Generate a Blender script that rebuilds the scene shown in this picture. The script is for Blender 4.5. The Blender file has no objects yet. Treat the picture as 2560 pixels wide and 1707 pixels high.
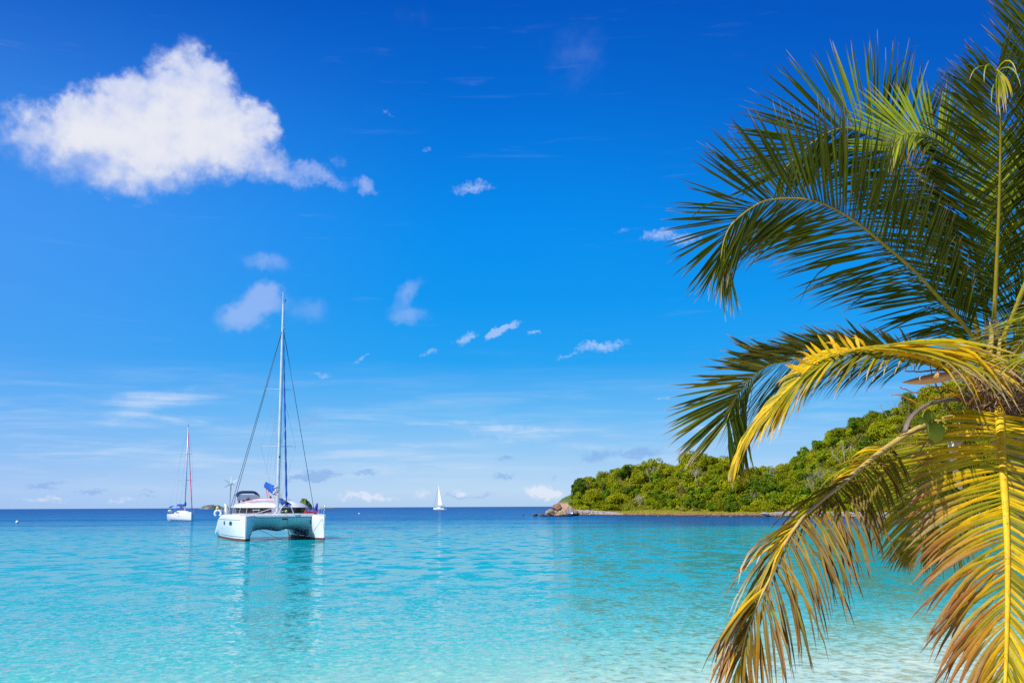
import bpy, math, random
import numpy as np
from mathutils import Vector, Matrix, noise as mnoise

R = math.radians
scene = bpy.context.scene
COL = scene.collection

# ------------------------------------------------------------------ camera
CAM = Vector((0.0, 0.0, 2.5))
FPX = 2560.0
PITCH, ROLL = R(9.15), R(0.27)
_f = Vector((0, math.cos(PITCH), math.sin(PITCH)))
_r0 = Vector((1, 0, 0))
_u0 = Vector((0, -math.sin(PITCH), math.cos(PITCH)))
_rt = _r0 * math.cos(ROLL) - _u0 * math.sin(ROLL)
_up = _u0 * math.cos(ROLL) + _r0 * math.sin(ROLL)
cam_data = bpy.data.cameras.new('camera')
cam_data.sensor_width = 36.0
cam_data.lens = 36.0
cam_data.clip_start = 0.1
cam_data.clip_end = 60000.0
cam = bpy.data.objects.new('camera', cam_data)
COL.objects.link(cam)
cam.matrix_world = Matrix(((_rt.x, _up.x, -_f.x, CAM.x), (_rt.y, _up.y, -_f.y, CAM.y),
                           (_rt.z, _up.z, -_f.z, CAM.z), (0, 0, 0, 1)))
scene.camera = cam


def ray(u, v):
    return (_f + _rt * ((u - 1280) / FPX) + _up * ((853.5 - v) / FPX))


def P(u, v, d):
    """survey helper: world point seen in direction (u, v) at depth d metres"""
    return CAM + ray(u, v) * d


def YH(u):
    return 1266.0 - 0.0047 * (u - 1280)


def HXY(u, d, z=0.0):
    """ground point at bearing u, d metres away"""
    r = ray(u, YH(u))
    n = math.hypot(r.x, r.y)
    return Vector((CAM.x + r.x / n * d, CAM.y + r.y / n * d, z))


# ------------------------------------------------------------------ view / light
scene.view_settings.view_transform = 'Standard'
scene.view_settings.look = 'None'
scene.view_settings.exposure = 0.2
scene.view_settings.gamma = 1.0
scene.view_settings.use_curve_mapping = False
scene.render.engine = 'CYCLES'
scene.cycles.use_denoising = False
scene.cycles.max_bounces = 8
scene.cycles.transparent_max_bounces = 16
scene.cycles.sample_clamp_indirect = 8.0

SUN_EL = R(47)
SUN_H = Vector((-0.80, -0.60, 0)).normalized()
SUN_DIR = Vector((SUN_H.x * math.cos(SUN_EL), SUN_H.y * math.cos(SUN_EL), math.sin(SUN_EL)))
sl = bpy.data.lights.new('sun', 'SUN')
sl.energy = 4.9
sl.angle = R(0.53)
sl.color = (1.0, 0.955, 0.87)
sun = bpy.data.objects.new('sun', sl)
COL.objects.link(sun)
sun.rotation_euler = (-SUN_DIR).to_track_quat('-Z', 'Y').to_euler()
sun.location = (-30, -30, 60)


# ------------------------------------------------------------------ node helpers
class NX:
    """tiny expression wrapper round shader math nodes"""
    nt = None

    def __init__(self, sock):
        self.s = sock

    @staticmethod
    def m(op, a, b=None, c=None, clamp=False):
        n = NX.nt.nodes.new('ShaderNodeMath')
        n.operation = op
        n.use_clamp = clamp
        for i, x in enumerate((a, b, c)):
            if x is None:
                continue
            if isinstance(x, NX):
                NX.nt.links.new(x.s, n.inputs[i])
            else:
                n.inputs[i].default_value = float(x)
        return NX(n.outputs[0])

    def __add__(s, o): return NX.m('ADD', s, o)
    def __radd__(s, o): return NX.m('ADD', o, s)
    def __sub__(s, o): return NX.m('SUBTRACT', s, o)
    def __rsub__(s, o): return NX.m('SUBTRACT', o, s)
    def __mul__(s, o): return NX.m('MULTIPLY', s, o)
    def __rmul__(s, o): return NX.m('MULTIPLY', o, s)
    def __truediv__(s, o): return NX.m('DIVIDE', s, o)
    def __rtruediv__(s, o): return NX.m('DIVIDE', o, s)


def smooth(x, a, b, lo=0.0, hi=1.0):
    n = NX.nt.nodes.new('ShaderNodeMapRange')
    n.interpolation_type = 'SMOOTHSTEP'
    NX.nt.links.new(x.s, n.inputs[0])
    n.inputs[1].default_value, n.inputs[2].default_value = a, b
    n.inputs[3].default_value, n.inputs[4].default_value = lo, hi
    return NX(n.outputs[0])


def ramp(x, stops, interp='LINEAR'):
    n = NX.nt.nodes.new('ShaderNodeValToRGB')
    n.color_ramp.interpolation = interp
    el = n.color_ramp.elements
    while len(el) < len(stops):
        el.new(0.5)
    for e, (p, c) in zip(el, stops):
        e.position = p
    for e, (p, c) in zip(el, stops):
        e.position = p
        e.color = (c[0], c[1], c[2], 1)
    NX.nt.links.new(x.s, n.inputs[0])
    return n.outputs[0]


def mixc(f, a, b, blend='MIX'):
    n = NX.nt.nodes.new('ShaderNodeMix')
    n.data_type = 'RGBA'
    n.blend_type = blend
    for i, x in ((0, f), (6, a), (7, b)):
        if isinstance(x, NX):
            x = x.s
        if hasattr(x, 'is_linked'):
            NX.nt.links.new(x, n.inputs[i])
        elif isinstance(x, (tuple, list)):
            n.inputs[i].default_value = (x[0], x[1], x[2], 1)
        else:
            n.inputs[i].default_value = x
    return n.outputs[2]


def vmath(op, a, b=None, scale=None):
    n = NX.nt.nodes.new('ShaderNodeVectorMath')
    n.operation = op
    for i, x in enumerate((a, b)):
        if x is None:
            continue
        if isinstance(x, (tuple, list)):
            n.inputs[i].default_value = x
        else:
            NX.nt.links.new(x, n.inputs[i])
    if scale is not None:
        n.inputs['Scale'].default_value = scale
    return n.outputs['Value'] if op in ('LENGTH', 'DOT_PRODUCT') else n.outputs[0]


def mapping(vec, loc=(0, 0, 0), rot=(0, 0, 0), scale=(1, 1, 1), typ='POINT'):
    n = NX.nt.nodes.new('ShaderNodeMapping')
    n.vector_type = typ
    n.inputs['Location'].default_value = loc
    n.inputs['Rotation'].default_value = rot
    n.inputs['Scale'].default_value = scale
    NX.nt.links.new(vec, n.inputs['Vector'])
    return n.outputs[0]


def noise(vec, scale, detail=3, rough=0.5, dist=0.0, out='Fac'):
    n = NX.nt.nodes.new('ShaderNodeTexNoise')
    n.inputs['Scale'].default_value = scale
    n.inputs['Detail'].default_value = detail
    n.inputs['Roughness'].default_value = rough
    n.inputs['Distortion'].default_value = dist
    NX.nt.links.new(vec, n.inputs['Vector'])
    o = n.outputs['Fac' if out == 'Fac' else 'Color']
    return NX(o) if out == 'Fac' else o


# ------------------------------------------------------------------ world (Nishita sky + graded blue + clouds by bearing)
def srgb(r, g, b):
    f = lambda c: (c / 255 / 12.92) if c / 255 <= 0.04045 else ((c / 255 + 0.055) / 1.055) ** 2.4
    return (f(r), f(g), f(b))


def azel(u, v):
    d = ray(u, v).normalized()
    return math.degrees(math.atan2(d.x, d.y)), math.degrees(math.asin(d.z))


def build_world():
    w = bpy.data.worlds.new('World')
    scene.world = w
    w.use_nodes = True
    nt = w.node_tree
    NX.nt = nt
    nt.nodes.clear()
    out = nt.nodes.new('ShaderNodeOutputWorld')
    bg = nt.nodes.new('ShaderNodeBackground')
    nt.links.new(bg.outputs[0], out.inputs[0])
    bg.inputs['Strength'].default_value = 0.1
    sky = nt.nodes.new('ShaderNodeTexSky')
    sky.sky_type = 'NISHITA'
    sky.sun_disc = False
    sky.sun_elevation = SUN_EL
    sky.sun_rotation = math.atan2(SUN_H.x, SUN_H.y)
    sky.air_density = 1.0
    sky.dust_density = 0.4
    sky.ozone_density = 3.0
    tc = nt.nodes.new('ShaderNodeTexCoord')
    sep = nt.nodes.new('ShaderNodeSeparateXYZ')
    nt.links.new(tc.outputs['Generated'], sep.inputs[0])
    X, Y, Z = (NX(sep.outputs[i]) for i in range(3))
    DEG = 180 / math.pi
    az = NX.m('ARCTAN2', X, Y) * DEG
    el = NX.m('ARCSINE', Z) * DEG
    comb = nt.nodes.new('ShaderNodeCombineXYZ')
    nt.links.new(az.s, comb.inputs[0])
    nt.links.new(el.s, comb.inputs[1])
    p = comb.outputs[0]
    # graded blue by elevation (0..45 deg mapped to 0..1)
    t = NX.m('DIVIDE', el, 45.0, clamp=True)
    S = lambda e, c: (e / 45.0, srgb(*c))
    grad = ramp(t, [S(0, (172, 208, 243)), S(0.9, (184, 217, 247)), S(2.6, (158, 207, 248)), S(5, (106, 189, 249)),
                    S(8, (34, 164, 246)), S(11.5, (6, 152, 243)), S(15.5, (0, 142, 241)), S(19, (0, 127, 230)),
                    S(23, (0, 107, 214)), S(27.5, (0, 88, 196)), S(45, (0, 70, 170))])
    # the sunward (western) half is paler
    pale = smooth(az, -2, -34) * smooth(el, 30, 12) * 0.42
    grad = mixc(pale, grad, srgb(112, 166, 248))
    deep = smooth(az, 0, 30) * smooth(el, 10, 22) * 0.5
    grad = mixc(deep, grad, srgb(0, 72, 178))
    gscaled = vmath('SCALE', grad, scale=8.5)
    base = mixc(0.985, sky.outputs[0], gscaled)

    # ---- clouds
    nA = noise(p, 0.42, 6, 0.58, 0.15, 'Color')
    nB = noise(p, 1.9, 4, 0.55, 0.2, 'Color')
    w1 = vmath('SCALE', vmath('SUBTRACT', nA, (0.5, 0.5, 0.5)), scale=3.0)
    w2 = vmath('SCALE', vmath('SUBTRACT', nB, (0.5, 0.5, 0.5)), scale=0.8)
    pw = vmath('ADD', vmath('ADD', p, w1), w2)          # strong warp: cumulus
    w1b = vmath('SCALE', vmath('SUBTRACT', nA, (0.5, 0.5, 0.5)), scale=0.9)
    w2b = vmath('SCALE', vmath('SUBTRACT', nB, (0.5, 0.5, 0.5)), scale=0.75)
    ps = vmath('ADD', vmath('ADD', p, w1b), w2b)        # light warp: small wisps

    def blob(vec, u, v, ru, rv, rot=0.0, soft=1.0):
        a, e = azel(u, v)
        k = 180 / math.pi / FPX * 0.97
        q = mapping(vec, loc=(a, e, 0), rot=(0, 0, R(rot)), scale=(ru * k, rv * k, 1), typ='TEXTURE')
        ln = NX(vmath('LENGTH', vmath('MULTIPLY', q, (1, 1, 0))))
        return smooth(ln, 1.0 * soft, 0.0)

    last = [None]

    def after(vec):
        # evaluate the blobs one after the other (keeps the shader small in memory)
        if last[0] is None:
            return vec
        n = nt.nodes.new('ShaderNodeVectorMath')
        n.operation = 'MULTIPLY_ADD'
        nt.links.new(last[0].s, n.inputs[0])
        n.inputs[1].default_value = (1e-7, 1e-7, 1e-7)
        nt.links.new(vec, n.inputs[2])
        return n.outputs[0]

    def total(items, vec, op='ADD'):
        acc = None
        for it in items:
            wgt = it[-1]
            b = blob(after(vec), *it[:-1]) * wgt
            acc = b if acc is None else NX.m(op, acc, b)
            last[0] = acc
        return acc

    fbm = noise(p, 0.9, 5, 0.52, 0.15)
    fine = noise(p, 4.5, 6, 0.62, 0.2)
    # big cumulus
    cu = total([(420, 330, 300, 175, 0, 1.0), (300, 375, 330, 140, 0, 0.9), (450, 210, 150, 140, 20, 0.85),
                (570, 350, 170, 140, 0, 0.85), (215, 290, 150, 100, 20, 0.6), (120, 330, 170, 90, 0, 0.5),
                (625, 310, 95, 90, 0, 0.5), (545, 195, 90, 60, -30, 0.4), (300, 210, 90, 60, 0, 0.4),
                (690, 420, 170, 60, -10, 0.48), (290, 465, 210, 60, 0, 0.4)], pw)
    tail = total([(800, 435, 130, 38, -20, 0.6), (915, 470, 60, 34, -35, 0.7), (55, 275, 55, 60, 40, 0.45), (845, 400, 45, 34, 0, 0.3), (720, 440, 130, 45, -12, 0.5)], ps)
    cum_d = cu + (fbm - 0.5) * 0.9 + (fine - 0.5) * 0.12
    a1 = smooth(cum_d, 0.10, 0.80)
    a1s = smooth(cum_d, 0.02, 1.35)                     # soft, ragged underside
    fel = smooth(el, 20.6, 17.6)
    a1 = a1 * (1.0 - fel) + a1s * fel
    a1 = a1 * smooth(cu, 0.03, 0.22)
    at = smooth(tail * 1.5 + (fine - 0.5) * 0.9 + (fbm - 0.5) * 0.6, 0.15, 1.1) * smooth(tail, 0.02, 0.35) * 0.5
    fbm2 = noise(mapping(p, loc=(0.45, -0.55, 0)), 0.9, 5, 0.52, 0.15)
    white = smooth(cu * 0.55 + (fbm - fbm2) * 0.9 + 0.25, 0.1, 1.25)  # offset noise paints lit and shaded billows into the cloud colour
    # small bright wisps
    wisps = total([(1262, 822, 78, 20, 24, 1.0), (1240, 835, 40, 21, 30, 0.8), (1168, 842, 56, 24, 18, 0.85), (1080, 876, 60, 12, 16, 0.6),
                   (1335, 830, 37, 12, 4, 0.75), (1500, 862, 114, 24, 8, 0.85), (1420, 889, 56, 12, 8, 0.6),
                   (905, 897, 51, 10, 22, 0.6), (810, 937, 56, 13, -6, 0.6), (1180, 468, 101, 29, 4, 0.75),
                   (1062, 376, 29, 16, 0, 0.45), (1650, 590, 83, 29, 5, 0.75), (1715, 600, 67, 29, 5, 0.7), (968, 284, 45, 12, -12, 0.4),
                   (1660, 999, 60, 10, 0, 0.5), (1560, 575, 40, 16, 0, 0.4)], ps)
    a2 = smooth(wisps + (fine - 0.5) * 1.1, 0.2, 0.95) * smooth(wisps, 0.02, 0.4) * 0.45
    soft = total([(640, 765, 102, 66, 30, 0.8), (660, 735, 54, 60, 20, 0.5), (590, 800, 102, 54, 0, 0.5), (770, 775, 114, 60, 0, 0.35),
                  (662, 655, 108, 42, 0, 0.5), (1020, 730, 72, 33, 35, 0.5), (1022, 785, 96, 45, 0, 0.5),
                  (1440, 140, 190, 170, 0, 0.20), (1030, 40, 132, 60, 0, 0.15), (930, 270, 132, 48, 0, 0.10), (2520, 60, 108, 84, 0, 0.16)], ps)
    a3 = smooth(soft * 1.5 + (fbm - 0.5) * 0.7, 0.05, 1.2) * smooth(soft, 0.02, 0.3) * 0.46
    # cirrus streaks
    pc = mapping(p, rot=(0, 0, R(-5)), scale=(0.055, 0.62, 1))
    ci = noise(pc, 2.2, 7, 0.62, 0.35)
    band = smooth(el, 9.0, 3.5) * smooth(el, 0.1, 2.2)
    a4 = smooth(ci, 0.42, 0.74) * band * 0.5
    cl = total([(410, 1000, 230, 50, 9, 0.6), (320, 1035, 130, 32, 25, 0.45), (500, 1045, 200, 40, 0, 0.4), (1250, 1080, 420, 36, -6, 0.7),
                (1760, 1060, 300, 30, -4, 0.6), (950, 1130, 350, 40, 0, 0.4), (1050, 1175, 420, 40, 0, 0.4), (250, 1130, 500, 60, 0, 0.45)], ps)
    a4 = a4 * (0.55 + cl) + smooth(cl + (ci - 0.5) * 1.5, 0.12, 1.2) * 0.42
    # low puffs on the horizon: white tops and grey-blue bases
    wp = total([(1345, 1228, 71, 31, 0, 0.95), (1385, 1236, 52, 26, 0, 0.7), (1155, 1232, 33, 19, 0, 0.7), (890, 1240, 91, 18, 0, 0.6), (960, 1243, 78, 15, 0, 0.5),
                (1060, 1238, 39, 23, 0, 0.5), (110, 1250, 104, 15, 0, 0.5), (310, 1250, 78, 15, 0, 0.4)], ps)
    a5 = smooth(wp + (fine - 0.5) * 0.9, 0.15, 0.8) * smooth(wp, 0.03, 0.2) * 0.85
    gp = total([(800, 1186, 101, 21, 4, 0.9), (760, 1196, 81, 14, 0, 0.6), (915, 1178, 56, 16, 0, 0.7), (1263, 1148, 45, 16, 0, 0.7), (1258, 1187, 54, 17, 0, 0.7),
                (1490, 1140, 81, 27, 6, 0.75), (1600, 1136, 101, 24, 4, 0.85), (1150, 1242, 74, 10, 0, 0.6), (1215, 1237, 54, 10, 0, 0.5), (1390, 1192, 27, 8, 0, 0.5),
                (100, 1222, 60, 12, 0, 0.7), (125, 1209, 60, 10, 8, 0.6), (232, 1224, 67, 13, 0, 0.7), (372, 1222, 40, 9, 0, 0.5), (370, 1238, 60, 8, 0, 0.5), (90, 1125, 27, 6, 0, 0.3),
                (780, 1045, 81, 47, 0, 0.5), (560, 975, 148, 54, 0, 0.35), (600, 1040, 121, 27, 0, 0.2), (260, 1190, 33, 8, 0, 0.4)], ps)
    a6 = smooth(gp + (fine - 0.5) * 0.9, 0.15, 0.8) * smooth(gp, 0.02, 0.2) * 0.62
    hz = smooth(el, 3.2, 0.0) * 0.10

    k10 = lambda c: tuple(x * 8.9 for x in srgb(*c))
    c = base
    c = mixc(hz, c, k10((226, 232, 242)))
    c = mixc(a4, c, k10((216, 229, 248)))
    c = mixc(a6, c, k10((128, 170, 228)))
    c = mixc(a5, c, k10((226, 232, 246)))
    c = mixc(a3, c, k10((190, 205, 246)))
    c = mixc(a2, c, k10((214, 226, 252)))
    c = mixc(at, c, k10((190, 205, 246)))
    cc = mixc(white, k10((176, 194, 240)), k10((229, 231, 241)))
    c = mixc(a1, c, cc)
    nt.links.new(c, bg.inputs['Color'])
    w.cycles.sampling_method = 'MANUAL'
    w.cycles.sample_map_resolution = 512


build_world()


# ------------------------------------------------------------------ materials
MATS = {}


def mat(name, build):
    m = bpy.data.materials.new(name)
    m.use_nodes = True
    nt = m.node_tree
    nt.nodes.clear()
    NX.nt = nt
    out = nt.nodes.new('ShaderNodeOutputMaterial')
    sh = build(nt)
    nt.links.new(sh, out.inputs[0])
    MATS[name] = m
    return m


def objco(nt):
    return nt.nodes.new('ShaderNodeTexCoord').outputs['Object']


def position(nt):
    return nt.nodes.new('ShaderNodeNewGeometry').outputs['Position']


def bsdf(nt, col, rough=0.5, spec=0.5, normal=None, metal=0.0, ior=None):
    b = nt.nodes.new('ShaderNodeBsdfPrincipled')
    if isinstance(col, (tuple, list)):
        b.inputs['Base Color'].default_value = (*col[:3], 1)
    else:
        nt.links.new(col.s if isinstance(col, NX) else col, b.inputs['Base Color'])
    if isinstance(rough, NX):
        nt.links.new(rough.s, b.inputs['Roughness'])
    else:
        b.inputs['Roughness'].default_value = rough
    b.inputs['Specular IOR Level'].default_value = spec
    b.inputs['Metallic'].default_value = metal
    if ior:
        b.inputs['IOR'].default_value = ior
    if normal is not None:
        nt.links.new(normal, b.inputs['Normal'])
    return b.outputs[0]


def bump(h, strength=0.5, dist=0.05, normal=None):
    n = NX.nt.nodes.new('ShaderNodeBump')
    n.inputs['Strength'].default_value = strength
    n.inputs['Distance'].default_value = dist
    NX.nt.links.new(h.s if isinstance(h, NX) else h, n.inputs['Height'])
    if normal is not None:
        NX.nt.links.new(normal, n.inputs['Normal'])
    return n.outputs[0]


def simple(name, col, rough=0.5, var=0.15, scale=3.0, spec=0.5, bmp=0.0):
    def b(nt):
        co = objco(nt)
        n = noise(co, scale, 5, 0.6)
        lo = tuple(c * (1 - var) for c in col)
        hi = tuple(min(1, c * (1 + var)) for c in col)
        c = ramp(n, [(0.3, lo), (0.7, hi)])
        nm = bump(noise(co, scale * 4, 4, 0.6), 0.4, bmp) if bmp else None
        return bsdf(nt, c, rough, spec, nm)
    return mat(name, b)


def leafy(name, c1, c2, c3, transl=0.3, rough=0.5, spec=0.3, scale=0.9):
    """foliage: colour varies from plant to plant and between clumps of leaves"""
    def b(nt):
        co = position(nt)
        oi = nt.nodes.new('ShaderNodeObjectInfo')
        rnd = NX(oi.outputs['Random'])
        n = noise(co, scale, 4, 0.65)
        f = NX.m('ADD', n * 0.75, rnd * 0.4 - 0.07, clamp=True)
        c = ramp(f, [(0.22, c1), (0.5, c2), (0.8, c3)])
        d = bsdf(nt, c, rough, spec)
        tr = nt.nodes.new('ShaderNodeBsdfTranslucent')
        nt.links.new(c, tr.inputs['Color'])
        mx = nt.nodes.new('ShaderNodeMixShader')
        mx.inputs[0].default_value = transl
        nt.links.new(d, mx.inputs[1])
        nt.links.new(tr.outputs[0], mx.inputs[2])
        return mx.outputs[0]
    return mat(name, b)


# ------------------------------------------------------------------ mesh helpers
class MB:
    def __init__(self):
        self.v, self.f, self.c = [], [], []

    def add(self, verts, faces, cols=None):
        o = len(self.v)
        self.v += [tuple(x) for x in verts]
        self.f += [tuple(i + o for i in f) for f in faces]
        if cols is not None:
            self.c += cols
        return self

    def tube(self, pts, rad, sides=6, cap=True, col=None, flat=1.0):
        pts = [Vector(p) for p in pts]
        n = len(pts)
        if not hasattr(rad, '__len__'):
            rad = [rad] * n
        vs, fs = [], []
        prev = None
        for i, p in enumerate(pts):
            t = (pts[min(i + 1, n - 1)] - pts[max(i - 1, 0)])
            if t.length < 1e-9:
                t = Vector((0, 0, 1))
            t.normalize()
            if prev is None:
                a = Vector((0, 0, 1)) if abs(t.z) < 0.9 else Vector((1, 0, 0))
                s = t.cross(a).normalized()
            else:
                s = (prev - t * prev.dot(t))
                if s.length < 1e-6:
                    s = t.cross(Vector((0.3, 0.5, 0.8)))
                s.normalize()
            prev = s
            q = t.cross(s)
            for k in range(sides):
                a = 2 * math.pi * k / sides
                vs.append(p + s * math.cos(a) * rad[i] + q * math.sin(a) * rad[i] * flat)
        for i in range(n - 1):
            for k in range(sides):
                k2 = (k + 1) % sides
                fs.append((i * sides + k, i * sides + k2, (i + 1) * sides + k2, (i + 1) * sides + k))
        if cap:
            fs.append(tuple(range(sides - 1, -1, -1)))
            fs.append(tuple((n - 1) * sides + k for k in range(sides)))
        return self.add(vs, fs, [col] * len(vs) if col else None)

    def box(self, c, s, rz=0.0, bev=0.0):
        cx, cy, cz = c
        x, y, z = s[0] / 2, s[1] / 2, s[2] / 2
        ca, sa = math.cos(rz), math.sin(rz)
        T = lambda a, b, d: (cx + a * ca - b * sa, cy + a * sa + b * ca, cz + d)
        if bev <= 0:
            v = [T(a * x, b * y, d * z) for d in (-1, 1) for a, b in ((-1, -1), (1, -1), (1, 1), (-1, 1))]
            f = [(3, 2, 1, 0), (4, 5, 6, 7), (0, 1, 5, 4), (1, 2, 6, 5), (2, 3, 7, 6), (3, 0, 4, 7)]
            return self.add(v, f)
        b_ = bev
        v = []
        for d, ins in ((-z, b_), (-z + b_, 0), (z - b_, 0), (z, b_)):
            X, Y2 = x - ins, y - ins
            k = b_ if ins == 0 else b_ * 0.6
            k = min(k, X * 0.6, Y2 * 0.6)
            ring = [(-X + k, -Y2), (X - k, -Y2), (X, -Y2 + k), (X, Y2 - k), (X - k, Y2), (-X + k, Y2), (-X, Y2 - k), (-X, -Y2 + k)]
            v += [T(a, b, d) for a, b in ring]
        f = [tuple(range(7, -1, -1)), tuple(24 + i for i in range(8))]
        for r_ in range(3):
            for i in range(8):
                j = (i + 1) % 8
                f.append((r_ * 8 + i, r_ * 8 + j, r_ * 8 + 8 + j, r_ * 8 + 8 + i))
        return self.add(v, f)

    def grid(self, rows, close_u=False, close_v=False):
        """rows: list of equal-length lists of points"""
        nr, nc = len(rows), len(rows[0])
        v = [p for r_ in rows for p in r_]
        f = []
        for i in range(nr - (0 if close_v else 1)):
            for k in range(nc - (0 if close_u else 1)):
                i2, k2 = (i + 1) % nr, (k + 1) % nc
                f.append((i * nc + k, i * nc + k2, i2 * nc + k2, i2 * nc + k))
        return self.add(v, f)

    def ellipsoid(self, c, r, seg=12, rings=8, axis=None):
        M = Matrix.Identity(3)
        if axis is not None:
            M = Vector(axis).to_track_quat('Z', 'Y').to_matrix()
        c = Vector(c)
        v = [c + M @ Vector((0, 0, r[2]))]
        for i in range(1, rings):
            th = math.pi * i / rings
            for k in range(seg):
                a = 2 * math.pi * k / seg
                v.append(c + M @ Vector((r[0] * math.sin(th) * math.cos(a), r[1] * math.sin(th) * math.sin(a), r[2] * math.cos(th))))
        v.append(c + M @ Vector((0, 0, -r[2])))
        f = []
        for k in range(seg):
            f.append((0, 1 + k, 1 + (k + 1) % seg))
        for i in range(rings - 2):
            for k in range(seg):
                a, b = 1 + i * seg + k, 1 + i * seg + (k + 1) % seg
                f.append((a, a + seg, b + seg, b))
        L = len(v) - 1
        for k in range(seg):
            f.append((L, L - seg + (k + 1) % seg, L - seg + k))
        return self.add(v, f)

    def build(self, name, material, parent=None, smooth=False, loc=None, kind=None):
        me = bpy.data.meshes.new(name)
        off = Vector(loc) if loc is not None else Vector((0, 0, 0))
        vs = self.v if loc is None else [(x - off.x, y - off.y, z - off.z) for x, y, z in self.v]
        me.from_pydata(vs, [], self.f)
        me.validate()
        if self.c:
            at = me.attributes.new('tint', 'FLOAT_COLOR', 'POINT')
            arr = np.array([(c[0], c[1], c[2], 1.0) for c in self.c], dtype=np.float32).ravel()
            at.data.foreach_set('color', arr)
        if material:
            me.materials.append(material if not isinstance(material, str) else MATS[material])
        if smooth:
            me.polygons.foreach_set('use_smooth', [True] * len(me.polygons))
        me.update()
        o = bpy.data.objects.new(name, me)
        COL.objects.link(o)
        if parent is not None:
            o.parent = parent
        elif loc is not None:
            o.location = off
        if kind:
            o['kind'] = kind
        return o


def sharp(o, ang=35):
    """keep hard edges hard on smooth-shaded meshes"""
    o.data.set_sharp_from_angle(angle=R(ang))
    return o


def empty(name, loc=(0, 0, 0), rz=0.0):
    o = bpy.data.objects.new(name, None)
    o.empty_display_size = 0.5
    COL.objects.link(o)
    o.location = loc
    o.rotation_euler = (0, 0, rz)
    return o


def tag(o, label, cat, group=None):
    o['label'] = label
    o['category'] = cat
    if group:
        o['group'] = group
    return o


def catmull(pts, n):
    pts = [Vector(p) for p in pts]
    q = [pts[0] * 2 - pts[1]] + pts + [pts[-1] * 2 - pts[-2]]
    out = []
    m = len(pts) - 1
    for i in range(n + 1):
        t = i / n * m
        k = min(int(t), m - 1)
        t -= k
        a, b, c, d = q[k:k + 4]
        out.append(0.5 * ((2 * b) + (c - a) * t + (2 * a - 5 * b + 4 * c - d) * t * t + (3 * b - a - 3 * c + d) * t ** 3))
    return out


def resample(pts, n):
    L = [0.0]
    for a, b in zip(pts, pts[1:]):
        L.append(L[-1] + (b - a).length)
    out = []
    k = 0
    for i in range(n + 1):
        t = L[-1] * i / n
        while k < len(L) - 2 and L[k + 1] < t:
            k += 1
        s = (t - L[k]) / max(1e-9, L[k + 1] - L[k])
        out.append(pts[k].lerp(pts[k + 1], min(1, s)))
    return out


def lerp(a, b, t):
    return a + (b - a) * t


def lerpc(a, b, t):
    return tuple(x + (y - x) * t for x, y in zip(a, b))


def interp(x, xs, ys):
    return float(np.interp(x, xs, ys))
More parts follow.
